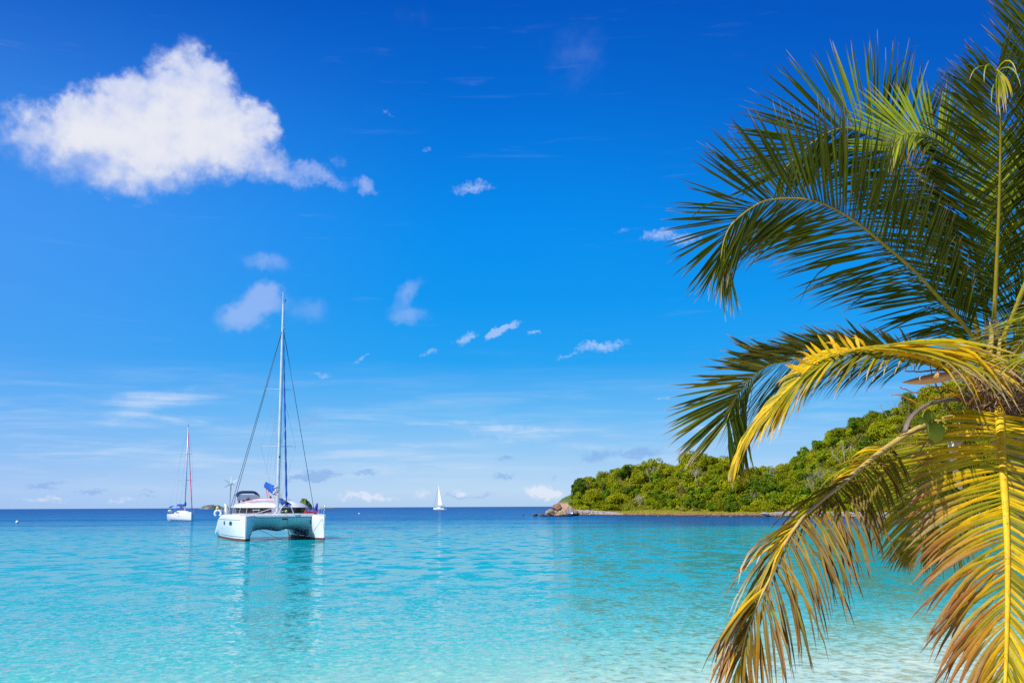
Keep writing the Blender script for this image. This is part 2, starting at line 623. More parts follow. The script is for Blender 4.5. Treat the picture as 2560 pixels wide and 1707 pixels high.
# ================================================================== SETTING: water, beach, headland
def m_water(nt):
    pos = position(nt)
    sep = nt.nodes.new('ShaderNodeSeparateXYZ')
    nt.links.new(pos, sep.inputs[0])
    X, Y = NX(sep.outputs[0]), NX(sep.outputs[1])
    wob = noise(mapping(pos, scale=(0.045, 0.11, 0)), 1.0, 4, 0.6)
    wob2 = noise(mapping(pos, scale=(0.005, 0.03, 0)), 1.0, 4, 0.6)
    # water depth follows the distance off the beach; the shallow bar lies to the east
    xs = NX.m('MINIMUM', NX.m('MAXIMUM', X, -9.0), 9.0)
    s = Y - xs * 0.6 + (wob - 0.5) * NX.m('MULTIPLY', Y, 0.16)
    lg = NX.m('LOGARITHM', NX.m('MAXIMUM', s, 8.0), 10.0)
    t = NX.m('DIVIDE', lg - 1.0, 2.0, clamp=True)        # 10 m -> 0, 1000 m -> 1
    T = lambda d: (math.log10(d) - 1) / 2
    col = ramp(t, [(T(11.0), (0.74, 0.72, 0.58)), (T(13.2), (0.80, 0.80, 0.60)), (T(15.8), (0.42, 0.69, 0.53)), (T(20), (0.12, 0.57, 0.50)),
                   (T(30), (0.010, 0.46, 0.46)), (T(50), (0.002, 0.43, 0.455)), (T(85), (0.0, 0.385, 0.44)),
                   (T(125), (0.0, 0.33, 0.46)), (T(190), (0.0, 0.215, 0.44)), (T(400), (0.0, 0.145, 0.41)), (T(1000), (0.0, 0.095, 0.34))])
    # greener towards the sheltered eastern side
    grn = smooth(X - Y * 0.16, -2.0, 7.0) * smooth(Y, 150, 80) * smooth(Y, 20, 34) * 0.95
    col = mixc(grn, col, (0.0, 0.34, 0.28))
    # dark seagrass beds offshore
    bed = smooth(wob2 + (wob - 0.5) * 0.35, 0.46, 0.60) * smooth(Y, 95, 150) * 0.75
    bed_e = smooth(X, 5, 28) * smooth(s, 108, 132) * 0.85
    strip = NX.m('MAXIMUM', bed, bed_e)
    col = mixc(strip, col, (0.0, 0.09, 0.27))
    # waves as slopes: short ripples inshore, longer chop offshore
    near = smooth(Y, 130, 25)
    far = smooth(Y, 40, 260)

    def slope(rot, sx, sy, det, rough, amp_x, amp_y, k):
        c_ = noise(mapping(pos, rot=(0, 0, R(rot)), scale=(sx, sy, 0)), 1.0, det, rough, 0.4, 'Color')
        c_ = vmath('MULTIPLY', vmath('SUBTRACT', c_, (0.5, 0.5, 0.5)), (amp_x, amp_y, 0))
        n_ = nt.nodes.new('ShaderNodeVectorMath')
        n_.operation = 'SCALE'
        nt.links.new(c_, n_.inputs[0])
        nt.links.new(k.s, n_.inputs['Scale'])
        return n_.outputs[0]
    mid = smooth(Y, 16, 40)
    s1 = slope(6, 1.05, 0.75, 3, 0.55, 0.34, 0.62, 0.35 + mid * 0.65)
    s2 = slope(-12, 5.5, 5.0, 3, 0.6, 0.55, 0.75, 0.15 + smooth(Y, 55, 18) * 0.85)
    s3 = slope(4, 0.22, 0.16, 4, 0.6, 0.16, 0.34, 0.25 + far * 1.3)
    nrm = vmath('NORMALIZE', vmath('ADD', vmath('ADD', s1, s2), vmath('ADD', s3, (0, 0, 1))))
    # sparkle of refracted light, bright and dark specks painted into the shallows' colour
    sparkle = noise(mapping(pos, rot=(0, 0, R(10)), scale=(7.0, 4.2, 0)), 1.0, 5, 0.75, 0.8)
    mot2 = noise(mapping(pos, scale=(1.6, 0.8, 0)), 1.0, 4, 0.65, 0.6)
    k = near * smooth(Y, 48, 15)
    col = mixc(smooth(sparkle, 0.47, 0.66) * k * 0.85, col, mixc(0.6, col, (0.80, 0.84, 0.66)))
    col = mixc(smooth(sparkle, 0.47, 0.30) * k * 0.7, col, vmath('MULTIPLY', col, (0.35, 0.74, 0.78)))
    col = mixc(smooth(mot2, 0.40, 0.68) * 0.35, col, vmath('MULTIPLY', col, (0.5, 0.82, 0.92)))
    col = vmath('MULTIPLY', col, (0.66, 0.82, 0.84))
    # surface reflection, held down as through a polarising filter
    df = nt.nodes.new('ShaderNodeBsdfDiffuse')
    nt.links.new(col, df.inputs['Color'])
    nt.links.new(nrm, df.inputs['Normal'])
    gl = nt.nodes.new('ShaderNodeBsdfGlossy')
    gl.inputs['Color'].default_value = (1, 1, 1, 1)
    gl.inputs['Roughness'].default_value = 0.06
    nt.links.new(nrm, gl.inputs['Normal'])
    fr = nt.nodes.new('ShaderNodeFresnel')
    fr.inputs['IOR'].default_value = 1.333
    nt.links.new(nrm, fr.inputs['Normal'])
    mx = nt.nodes.new('ShaderNodeMixShader')
    fk = smooth(NX(fr.outputs[0]), 0.10, 0.80) * smooth(Y, 55, 230, 0.47, 0.15)
    nt.links.new(fk.s, mx.inputs[0])
    nt.links.new(df.outputs[0], mx.inputs[1])
    nt.links.new(gl.outputs[0], mx.inputs[2])
    return mx.outputs[0]


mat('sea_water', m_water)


def fan(radii, a0, a1, na, z=0.0):
    v, f = [], []
    for r in radii:
        for k in range(na + 1):
            a = a0 + (a1 - a0) * k / na
            v.append((r * math.sin(a), r * math.cos(a), z))
    for i in range(len(radii) - 1):
        for k in range(na):
            f.append((i * (na + 1) + k, i * (na + 1) + k + 1, (i + 1) * (na + 1) + k + 1, (i + 1) * (na + 1) + k))
    return v, f


mb = MB()
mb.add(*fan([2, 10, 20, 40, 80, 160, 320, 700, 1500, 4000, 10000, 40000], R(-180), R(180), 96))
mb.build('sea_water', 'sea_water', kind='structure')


def m_sand(nt):
    pos = position(nt)
    n = noise(pos, 0.6, 6, 0.6)
    g = noise(pos, 60, 4, 0.7)
    c = ramp(n, [(0.3, (0.60, 0.50, 0.36)), (0.7, (0.70, 0.60, 0.45))])
    nm = bump(NX.m('ADD', g * 0.004, noise(pos, 3, 4, 0.6) * 0.06), 1.0, 1.0)
    return bsdf(nt, c, 0.9, 0.2, nm)


mat('beach_sand', m_sand)
# beach under and behind the camera, sloping into the bay
rows = []
for yy in [-60, -30, -12, -5, 0, 3, 6, 8, 9.5, 10.5, 11.5, 12.5, 14]:
    row = []
    for k in range(41):
        xx = -60 + 3 * k
        d = yy - 0.34 * max(-9, min(9, xx)) * 0.35
        z = interp(d, [-60, -12, 0, 6, 9, 11, 12, 14], [3, 1.6, 0.85, 0.62, 0.36, 0.05, -0.12, -0.5])
        z += 0.05 * mnoise.noise(Vector((xx * .3, yy * .3, 1)))
        row.append((xx, yy, z))
    rows.append(row)
mb = MB()
mb.grid(rows)
mb.build('beach_sand', 'beach_sand', smooth=True, kind='structure')

# ---- the wooded headland
SHORE_U = [1300, 1420, 1500, 1700, 1900, 2000, 2200, 2300, 2560, 2900, 3300, 3900]
SHORE_D = [300, 286, 278, 252, 243, 233, 197, 189, 172, 150, 125, 95]
SKY_U = [1418, 1428, 1441, 1468, 1493, 1517, 1542, 1567, 1628, 1665, 1695, 1739, 1776, 1803, 1828, 1850, 1865, 1907, 1955, 1994, 2026, 2058,
         2091, 2123, 2155, 2188, 2220, 2259, 2281, 2317, 2349, 2398, 2424, 2560, 2900, 3900]
SKY_V = [1283, 1262, 1196, 1178, 1180, 1172, 1158, 1152, 1150, 1154, 1146, 1136, 1130, 1131, 1140, 1157, 1166, 1160, 1157, 1135, 1112, 1099,
         1070, 1057, 1043, 1032, 1026, 1018, 1000, 988, 986, 972, 970, 950, 930, 930]


def shore_d(u):
    return interp(u, SHORE_U, SHORE_D)


def ridge_t(u):
    return interp(u, [1410, 1440, 1500, 1800, 1865, 2000, 2300, 3900], [10, 22, 34, 48, 62, 78, 95, 95])


def ridge_z(u, tree=3.6):
    d = shore_d(u) + ridge_t(u)
    px = YH(u) - interp(u, SKY_U, SKY_V)
    return max(0.3, 2.5 + px / FPX * d - tree)


def hill_z(u, t):
    tr, zr = ridge_t(u), ridge_z(u)
    if t < 0:
        return 0.35 * t
    base = interp(t, [0, 2.5, 6, 12], [0, 0.6, 0.8, 1.0])
    if u < 1440:
        base *= interp(u, [1400, 1440], [0.1, 1])
    t0 = interp(u, [1430, 1520, 1560, 1680, 1730, 1850], [9, 9, 13.5, 13.5, 9, 8])
    s = max(0.0, min(1.0, (t - t0) / max(4.0, tr - t0)))
    s2 = s ** 0.85
    s2 = s2 * (1 - 0.25 * (1 - s) * s * 2)
    z = base + max(0, zr - base) * s2
    if t > tr:
        z = zr + (-3 - zr) * min(1, ((t - tr) / 70)) ** 1.4
    p = HXY(u, shore_d(u) + t)
    z += 0.5 * min(1, max(0, t / 14)) * mnoise.noise(Vector((p.x * .12, p.y * .12, 3)))
    return z


def hill_p(u, t):
    p = HXY(u, shore_d(u) + t)
    p.z = hill_z(u, t)
    return p


def m_hill(nt):
    pos = position(nt)
    n = noise(pos, 0.25, 6, 0.65)
    n2 = noise(pos, 2.5, 4, 0.7)
    sep = nt.nodes.new('ShaderNodeSeparateXYZ')
    nt.links.new(pos, sep.inputs[0])
    Z = NX(sep.outputs[2])
    c = ramp(n, [(0.3, (0.055, 0.062, 0.012)), (0.55, (0.10, 0.095, 0.02)), (0.75, (0.16, 0.12, 0.04))])
    rock = ramp(n2, [(0.3, (0.16, 0.10, 0.06)), (0.7, (0.36, 0.27, 0.18))])
    c = mixc(smooth(Z + (n2 - 0.5) * 0.8, 1.0, 0.55), c, rock)
    return bsdf(nt, c, 0.95, 0.1, bump(n2, 0.6, 0.4))


mat('hill_ground', m_hill)
us = list(range(1404, 2720, 12)) + list(range(2720, 3900, 60))
rows = [[hill_p(u, t) for u in us] for t in [-3, -1, 0, 1, 2.5, 4, 6, 9, 12, 16, 20, 25, 30, 36, 42, 50, 58, 66, 76, 86, 96, 110, 130, 160, 180]]
mb = MB()
mb.grid(rows)
mb.build('hill', 'hill_ground', smooth=True, kind='structure')

# ---- far islets on the horizon
def islet(name, u0, u1, v_prof, d, depth, matname, seed, q=.35):
    """v_prof: heights in metres along the length"""
    n = 110
    rows = []
    for j in range(13):
        w = -1 + 2 * j / 12
        row = []
        for i in range(n + 1):
            f = i / n
            u = lerp(u0, u1, f)
            p = HXY(u, d + w * depth * (0.35 + 0.65 * math.sin(math.pi * min(1, max(0, f)))))
            h = interp(f, np.linspace(0, 1, len(v_prof)), v_prof)
            h *= max(0, 1 - w * w) ** 0.6
            h *= 1 + 0.16 * mnoise.noise(Vector((f * 9, w * 1.5, seed))) + 0.10 * mnoise.noise(Vector((f * 60, w * 9, seed)))
            p.z = h - 0.5
            row.append(p)
        rows.append(row)
    m = MB()
    m.grid(rows)
    o = m.build(name, matname, smooth=True, kind='structure')
    return o


def m_islet(nt, c1, c2, c3, sc):
    pos = position(nt)
    n = noise(pos, sc, 5, 0.7)
    sep = nt.nodes.new('ShaderNodeSeparateXYZ')
    nt.links.new(pos, sep.inputs[0])
    Z = NX(sep.outputs[2])
    return n, Z


def m_islet_green(nt):
    n, Z = m_islet(nt, 0, 0, 0, 0.05)
    c = ramp(n, [(0.35, (0.05, 0.10, 0.03)), (0.65, (0.13, 0.17, 0.045))])
    rock = ramp(n, [(0.35, (0.25, 0.14, 0.09)), (0.65, (0.48, 0.30, 0.20))])
    c = mixc(smooth(Z + (n - 0.5) * 6, 7, 4), c, rock)
    return bsdf(nt, c, 0.95, 0.1)


def m_islet_grey(nt):
    n, Z = m_islet(nt, 0, 0, 0, 0.06)
    c = ramp(n, [(0.4, (0.05, 0.075, 0.07)), (0.6, (0.20, 0.21, 0.19))])
    return bsdf(nt, c, 0.95, 0.1)


mat('islet_green', m_islet_green)
mat('islet_grey', m_islet_grey)
islet('rocky_hill', 497, 566, [0, 5.5, 8, 9.5, 10, 9, 9, 7, 5, 1], 2300, 60, 'islet_grey', 4)
islet('green_hill', 744, 783, [2, 11, 17, 19, 19, 18, 14, 12, 8, 1], 1900, 26, 'islet_green', 7)
islet('low_hill', 806, 846, [0, 2.5, 3, 2, 2.4, 0], 2400, 20, 'islet_grey', 9)
islet('green_hill', 1383, 1640, [3, 9.5, 12, 13, 14.5, 14, 14, 15, 15, 15, 15, 14, 10], 900, 40, 'islet_green', 11)
# ================================================================== HEADLAND: plants, rocks, shore
leafy('olive_leaves', (0.125, 0.170, 0.004), (0.280, 0.310, 0.005), (0.46, 0.45, 0.008), 0.3, spec=.1)
leafy('dark_leaves', (0.056, 0.106, 0.004), (0.125, 0.213, 0.005), (0.263, 0.338, 0.007), 0.25, spec=.1)
leafy('bright_leaves', (0.149, 0.218, 0.003), (0.333, 0.391, 0.005), (0.529, 0.529, 0.009), 0.35, spec=.1)
leafy('dry_leaves', (0.10, 0.065, 0.02), (0.20, 0.14, 0.04), (0.30, 0.24, 0.10), 0.2)
leafy('brown_leaves', (0.083, 0.060, 0.018), (0.165, 0.128, 0.030), (0.240, 0.195, 0.045), 0.2)
leafy('grass_blades', (0.30, 0.33, 0.012), (0.48, 0.46, 0.03), (0.62, 0.50, 0.14), 0.3, scale=0.25, spec=.1)
simple('bark', (0.17, 0.12, 0.075), 0.9, 0.35, 4.0, 0.2)
simple('pale_bark', (0.46, 0.40, 0.33), 0.85, 0.25, 3.0, 0.2)
simple('grey_twig', (0.30, 0.25, 0.21), 0.9, 0.3, 3.0, 0.2)

rng = random.Random(11)


def crown_mesh(seed, lobes, n, leaf, flat=0.75, w=1.0):
    """lumpy crown of leaf-sized faces; unit radius about 1, base at z = 0"""
    r_ = random.Random(seed)
    L = []
    for i in range(lobes):
        a = r_.uniform(0, 2 * math.pi)
        d = math.sqrt(r_.random()) * 0.72
        rr = r_.uniform(0.18, 0.46)
        z = r_.uniform(0.30, 0.95) * flat * (1.25 - 0.55 * d)
        L.append((Vector((math.cos(a) * d * w, math.sin(a) * d, z)), rr))
    L.append((Vector((0, 0, 0.45 * flat)), 0.6))
    v, f = [], []
    tot = sum(r * r for _, r in L)
    for c, rr in L:
        for _ in range(int(n * rr * rr / tot)):
            u = Vector((r_.gauss(0, 1), r_.gauss(0, 1), r_.gauss(0.25, 1))).normalized()
            rad = rr * (r_.uniform(0.55, 1.0) ** 0.5) * (1 + 0.25 * mnoise.noise((c + u) * 4.0))
            p = c + Vector((u.x * rad, u.y * rad, u.z * rad * 0.85))
            if p.z < 0.03:
                p.z = r_.uniform(0.03, 0.25)
            nrm = (u * 0.9 + Vector((r_.uniform(-1, 1), r_.uniform(-1, 1), r_.uniform(-.6, 1))) * 0.75).normalized()
            t = nrm.cross(Vector((r_.uniform(-1, 1), r_.uniform(-1, 1), r_.uniform(-1, 1)))).normalized()
            b = nrm.cross(t)
            s = leaf * r_.uniform(0.6, 1.35)
            o = len(v)
            v += [p + t * s, p + b * s * 0.55 + nrm * s * 0.12, p - t * s, p - b * s * 0.55 + nrm * s * 0.12]
            f.append((o, o + 1, o + 2, o + 3))
    return v, f


def branch_mesh(seed, spread=0.7, levels=3, h=1.0, r0=0.05, n0=4):
    r_ = random.Random(seed)
    m = MB()

    def grow(p, d, L, r, lev):
        pts = [p]
        q = p
        for k in range(3):
            d = (d + Vector((r_.uniform(-.3, .3), r_.uniform(-.3, .3), r_.uniform(-.05, .25))) * 0.6).normalized()
            q = q + d * L / 3
            pts.append(q)
        m.tube(pts, [r, r * .85, r * .7, r * .5], 4, cap=False)
        if lev > 0:
            for _ in range(r_.choice((2, 3))):
                dd = (d + Vector((r_.uniform(-1, 1), r_.uniform(-1, 1), r_.uniform(-.3, .6))) * spread).normalized()
                grow(pts[r_.choice((2, 3))], dd, L * r_.uniform(.55, .8), r * .55, lev - 1)
    for i in range(n0):
        a = 2 * math.pi * (i + r_.random() * .7) / n0
        grow(Vector((0, 0, 0)), Vector((math.cos(a) * spread * .8, math.sin(a) * spread * .8, 1)).normalized(), h * 0.5, r0, levels)
    return m


def trunk_mb(seed, h=0.5):
    r_ = random.Random(seed)
    m = MB()
    for k in range(3):
        a = r_.uniform(0, 6.28)
        e = Vector((math.cos(a) * .4, math.sin(a) * .4, h))
        m.tube([(0, 0, -0.15), (e.x * .3, e.y * .3, h * .45), tuple(e)], [0.06, 0.045, 0.02], 5, cap=False)
    return m


KINDS = {
    # name: (material, lobes, leaves, leaf size, flatness, look)
    'olive_shrub': ('olive_leaves', 16, 3000, 0.062, 0.62, 'olive green scrub'),
    'dark_tree': ('dark_leaves', 11, 1900, 0.095, 0.85, 'dark green leafy tree'),
    'bright_shrub': ('bright_leaves', 11, 1900, 0.08, 0.70, 'bright yellow green bush'),
    'dry_shrub': ('brown_leaves', 6, 800, 0.08, 0.55, 'brownish half dry bush'),
}
PROTO = {}
for k_, (mt, lo, n_, lf, fl, look) in KINDS.items():
    PROTO[k_] = []
    for s_ in range(4):
        v, f = crown_mesh(hash(look) % 7 + 31 * s_ + len(k_), lo, n_, lf, fl)
        m = MB().add(v, f)
        me_o = m.build('crown', mt)
        tr_o = trunk_mb(s_ + 5).build('trunk', 'bark')
        PROTO[k_].append((me_o, tr_o))


def plant(kind, pos, r, hz, label, group):
    cr, tr = PROTO[kind][rng.randrange(4)]
    t = empty(kind, pos, rng.uniform(0, 6.28))
    t.scale = (r, r, hz)
    tag(t, label, 'tree' if 'tree' in kind else 'shrub', group)
    for src in (cr, tr):
        c = src.copy()
        COL.objects.link(c)
        c.parent = t
    return t


LANDMARKS = [(1393, 1255, 'the balanced brown block'), (1428, 1276, 'the blue tarp'), (1470, 1284, 'the seaward end of the pebble bank'), (1530, 1285, 'the inland end of the pebble bank'),
             (1620, 1282, 'the middle of the yellow grass strip'), (1720, 1283, 'the palest patch of shore grass'), (1830, 1284, 'the inland end of the grass strip'),
             (1915, 1285, 'the first stones of the sea wall'), (2020, 1284, 'the sea wall beneath the withered frond'), (2170, 1288, 'the middle of the sea wall'), (2330, 1290, 'the far stretch of the sea wall'),
             (1865, 1168, 'the dip in the skyline'), (1790, 1131, 'the top of the wooded knoll'), (1845, 1152, 'the tip of the sunlit yellow frond'),
             (2030, 1258, 'the bend of the withered frond'), (2110, 1195, 'the middle of the withered frond'), (2210, 1110, 'the upper part of the withered frond'),
             (2262, 955, 'the pointed woody spathe'), (2340, 1082, 'the green coconuts'), (2385, 1160, 'the pale dead palm sheath'), (2300, 1090, 'the arched grey dead stalk'),
             (2480, 1010, 'the brown fibrous palm heart'), (2540, 1060, 'the trunk side of the palm heart'), (2440, 1180, 'the leaflets of the hanging yellow frond'), (2510, 1150, 'the stalk of the hanging yellow frond'), (2200, 1035, 'the crest of the tall hill'), (2060, 1105, 'the rising skyline of the tall hill'),
             (1935, 1180, 'the bare white forked tree in the dip'), (2116, 1140, 'the bare white tree on the tall hill'), (1630, 1160, 'the pale forked tree on the knoll'), (1745, 1195, 'the fan of bare pale branches'),
             (2247, 1015, 'the grey twiggy tree on the hilltop'), (2034, 1200, 'the grey scrub in the hollow'), (1885, 1255, 'the spiky grey dead bush'), (1506, 1175, 'the small palm at the seaward end'), (1571, 1150, 'the small palm above the grass'),
             (1443, 1185, 'the steep seaward end of the wood'), (1680, 1150, 'the skyline just before the knoll')]


def pixel(p):
    d = Vector(p) - CAM
    k = d.dot(_f)
    return 1280 + FPX * d.dot(_rt) / k, 853.5 - FPX * d.dot(_up) / k


USED = {}


def describe(look, p, r, hz):
    """says which plant: size, look and how it lies to the nearest landmark"""
    u, v = pixel(p + Vector((0, 0, hz * .5)))
    size = 'huge' if r > 3.5 else 'broad' if r > 2.9 else 'medium' if r > 2.2 else 'small' if r > 1.6 else 'tiny'
    if hz / r > 1.3:
        size = 'tall broad' if r > 2.9 else 'tall' if r > 2.2 else 'slim'
    best = None
    for lu, lv, nm in sorted(LANDMARKS, key=lambda q: (q[0] - u) ** 2 + (q[1] - v) ** 2)[:9]:
        du, dv = u - lu, v - lv
        dist = math.hypot(du, dv)
        if dist < 16:
            rel_ = 'right at'
        elif abs(du) > abs(dv) * 1.2:
            rel_ = 'seaward of' if du < 0 else 'inland of'
        else:
            rel_ = 'uphill of' if dv < 0 else 'below'
        if dist > 55 and len((size + look + nm).split()) < 13:
            rel_ = 'well ' + rel_
        lab = size + ' ' + look + ' ' + rel_ + ' ' + nm
        if lab not in USED:
            break
    USED[lab] = USED.get(lab, 0) + 1
    return lab


placed = []
count = 0
GP = {'olive_shrub': 'olive scrub on the headland', 'dark_tree': 'dark trees on the headland',
      'bright_shrub': 'bright bushes on the headland', 'dry_shrub': 'dry bushes on the headland'}
tries = 0
while tries < 9000 and count < 470:
    tries += 1
    u = rng.uniform(1436, 2590)
    tr = ridge_t(u)
    t = rng.uniform(5.5, tr + 9)
    # bare grass strip between the water and the wood
    inner = interp(u, [1430, 1500, 1530, 1560, 1640, 1690, 1720, 1760, 1850, 1985, 2100], [7, 6, 9, 13, 14, 10, 7.5, 8.5, 6, 6, 5.5])
    if t < inner:
        continue
    nz = mnoise.noise(Vector((u * .012, t * .07, 2.0)))
    q = rng.random() + nz * 0.55
    kind = 'olive_shrub' if q < 0.46 else ('dark_tree' if q < 0.70 else ('bright_shrub' if q < 0.95 else 'dry_shrub'))
    if kind != 'dark_tree' and t < inner + 3 and rng.random() < .35:
        kind = 'dry_shrub'
    r = {'olive_shrub': rng.uniform(2.3, 4.2), 'dark_tree': rng.uniform(1.9, 3.3), 'bright_shrub': rng.uniform(1.4, 2.7), 'dry_shrub': rng.uniform(1.3, 2.2)}[kind]
    if t < inner + 4:
        r *= 0.75
    p = hill_p(u, t)
    if any((p.x - a) ** 2 + (p.y - b) ** 2 < (0.58 * (r + c)) ** 2 for a, b, c in placed):
        continue
    placed.append((p.x, p.y, r))
    hz = r * {'olive_shrub': rng.uniform(.95, 1.3), 'dark_tree': rng.uniform(.9, 1.25), 'bright_shrub': rng.uniform(.9, 1.3), 'dry_shrub': rng.uniform(.8, 1.2)}[kind]
    p.z -= 0.15
    plant(kind, p, r, hz, describe(KINDS[kind][5], p, r, hz), GP[kind])
    count += 1
for k_ in PROTO:
    for a, b in PROTO[k_]:
        bpy.data.objects.remove(a)
        bpy.data.objects.remove(b)

# bare pale trees, dead scrub and two small palms on the skyline
def at_hill(u, v_hint_t):
    return hill_p(u, v_hint_t)


for (u, t, h, mt, nm, lab) in [
        (1930, 46, 5.5, 'pale_bark', 'bare_tree', 'bare white forked tree standing in the skyline dip beside the drooping frond tip'),
        (2116, 44, 6.5, 'pale_bark', 'bare_tree', 'bare white branching tree halfway up the tall hill'),
        (1630, 33, 4.8, 'pale_bark', 'bare_tree', 'pale bare forked tree on the knoll skyline above the grass strip'),
        (1745, 30, 4.2, 'pale_bark', 'bare_tree', 'fan shaped bare pale branches on the upper knoll'),
        (2247, 82, 6.5, 'grey_twig', 'bare_tree', 'leafless grey twiggy tree on the hilltop left of the palm crown'),
        (2034, 22, 5.0, 'grey_twig', 'dead_shrub', 'grey leafless scrub in the hollow beside the drooping frond'),
        (2064, 26, 5.0, 'grey_twig', 'dead_shrub', 'grey leafless scrub just uphill of the hollow'),
        (1885, 13, 3.2, 'grey_twig', 'dead_shrub', 'spiky grey dead bush low on the shore left of the stone wall'),
        (1600, 16, 3.0, 'pale_bark', 'dead_shrub', 'pale dead twigs beside the yellow grass strip')]:
    t_ = empty(nm, at_hill(u, t), rng.uniform(0, 6))
    tag(t_, lab, 'tree' if nm == 'bare_tree' else 'shrub')
    branch_mesh(int(u), 0.62, 3, h, 0.11 if nm == 'bare_tree' else 0.07, 3 if nm == 'bare_tree' else 7).build('branches', mt, t_)

for (u, t, h, lab) in [(1506, 24, 4.6, 'small dark palm standing above the skyline near the seaward end'),
                       (1571, 32, 4.8, 'small dark palm on the skyline above the middle of the grass strip'),
                       (2288, 84, 6.0, 'small palm on the hilltop beside the coconut palm crown')]:
    t_ = empty('small_palm', at_hill(u, t))
    tag(t_, lab, 'palm')
    MB().tube([(0, 0, -.2), (.1, 0, h * .5), (.05, .1, h)], [.18, .13, .12], 6).build('trunk', 'bark', t_)
    for k in range(11):
        a = 2 * math.pi * k / 11 + rng.uniform(-.2, .2)
        e = rng.uniform(.1, 1.0)
        m = MB()
        pts = []
        for j in range(6):
            s = j / 5
            rr = 2.0 * s
            pts.append(Vector((math.cos(a) * rr, math.sin(a) * rr, h + e * 1.6 * s - 1.7 * s * s)))
        for j in range(5):
            d = (pts[j + 1] - pts[j]).normalized()
            sd = d.cross(Vector((0, 0, 1))).normalized()
            for sg in (-1, 1):
                for q_ in range(3):
                    b_ = pts[j].lerp(pts[j + 1], q_ / 3)
                    tip = b_ + sd * sg * .55 + d * .35 - Vector((0, 0, .28))
                    o = len(m.v)
                    m.add([b_ - d * .06, b_ + d * .06, tip], [(0, 1, 2)])
        m.build('frond', 'dark_leaves', t_)

# undergrowth: leaf-sized faces over the slope between the plants
def scatter_leaves(name, n, size, mt, upos, hmax, seed):
    r_ = random.Random(seed)
    v, f = [], []
    for _ in range(n):
        u, t = upos(r_)
        p = hill_p(u, t)
        hgt = r_.random() ** 1.5 * hmax * (0.55 + 0.45 * mnoise.noise(Vector((p.x * .5, p.y * .5, 7))))
        p = p + Vector((r_.uniform(-.5, .5), r_.uniform(-.5, .5), max(0.02, hgt)))
        nrm = Vector((r_.uniform(-1, 1), r_.uniform(-1.2, .8), r_.uniform(.0, 1))).normalized()
        tt = nrm.cross(Vector((r_.uniform(-1, 1), r_.uniform(-1, 1), r_.uniform(-1, 1)))).normalized()
        b = nrm.cross(tt)
        s = size * r_.uniform(.6, 1.4)
        o = len(v)
        v += [p + tt * s, p + b * s * .6, p - tt * s, p - b * s * .6]
        f.append((o, o + 1, o + 2, o + 3))
    return MB().add(v, f).build(name, mt, kind='stuff')


def slope_pos(r_):
    u = r_.uniform(1432, 2620)
    inner = interp(u, [1430, 1500, 1530, 1560, 1640, 1690, 1720, 1760, 1850, 1985, 2100], [6, 5.5, 8, 12, 13, 9, 6.5, 7.5, 5.5, 5, 4.5])
    return u, r_.uniform(inner, ridge_t(u) + 6)


scatter_leaves('undergrowth', 70000, 0.19, 'olive_leaves', slope_pos, 2.1, 3)
scatter_leaves('undergrowth', 16000, 0.19, 'bright_leaves', slope_pos, 1.9, 4)


# grass strip: tufts of upright blades
def grass(n, seed):
    r_ = random.Random(seed)
    v, f = [], []
    k = 0
    while k < n:
        u = r_.uniform(1500, 2000)
        inner = interp(u, [1500, 1540, 1600, 1700, 1760, 1850, 2000], [7, 12, 15, 12, 14, 9, 7])
        t = r_.uniform(2.4, inner + 0.8)
        if u > 1900 and t > 6:
            continue
        k += 1
        p = hill_p(u, t)
        h = r_.uniform(.25, .7) * (0.75 + .5 * mnoise.noise(Vector((p.x * .4, p.y * .4, 0)))) * (0.5 + 0.5 * min(1, t / 9))
        a = r_.uniform(0, 3.14)
        w = Vector((math.cos(a), math.sin(a), 0)) * .07
        lean = Vector((r_.uniform(-.3, .3), r_.uniform(-.3, .3), 1)) * h
        o = len(v)
        v += [p - w, p + w, p + lean]
        f.append((o, o + 1, o + 2))
    return MB().add(v, f).build('shore_grass', 'grass_blades', kind='stuff')


grass(34000, 8)


# ---- rocks
def m_rock(cols, sc=1.2):
    def b(nt):
        pos = position(nt)
        n = noise(pos, sc, 6, 0.65)
        g = noise(pos, sc * 8, 4, 0.7)
        sep = nt.nodes.new('ShaderNodeSeparateXYZ')
        nt.links.new(pos, sep.inputs[0])
        c = ramp(NX.m('ADD', n * 0.8, g * 0.2), [(0.35, cols[0]), (0.5, cols[1]), (0.65, cols[2])])
        wet = smooth(NX(sep.outputs[2]) + (n - 0.5) * 0.5, 0.42, 0.15)      # weed and algae below the tide mark
        c = mixc(wet, c, (0.055, 0.04, 0.025))
        return bsdf(nt, c, 0.85, 0.3, bump(g, 0.7, 0.12))
    return b


mat('brown_rock', m_rock([(0.13, 0.07, 0.04), (0.27, 0.15, 0.09), (0.40, 0.25, 0.15)]))
mat('tan_rock', m_rock([(0.20, 0.13, 0.07), (0.40, 0.28, 0.17), (0.56, 0.43, 0.30)]))
mat('dark_rock', m_rock([(0.04, 0.028, 0.018), (0.09, 0.06, 0.035), (0.17, 0.11, 0.06)]))
mat('grey_stone', m_rock([(0.20, 0.18, 0.16), (0.36, 0.33, 0.30), (0.55, 0.52, 0.48)], 2.5))


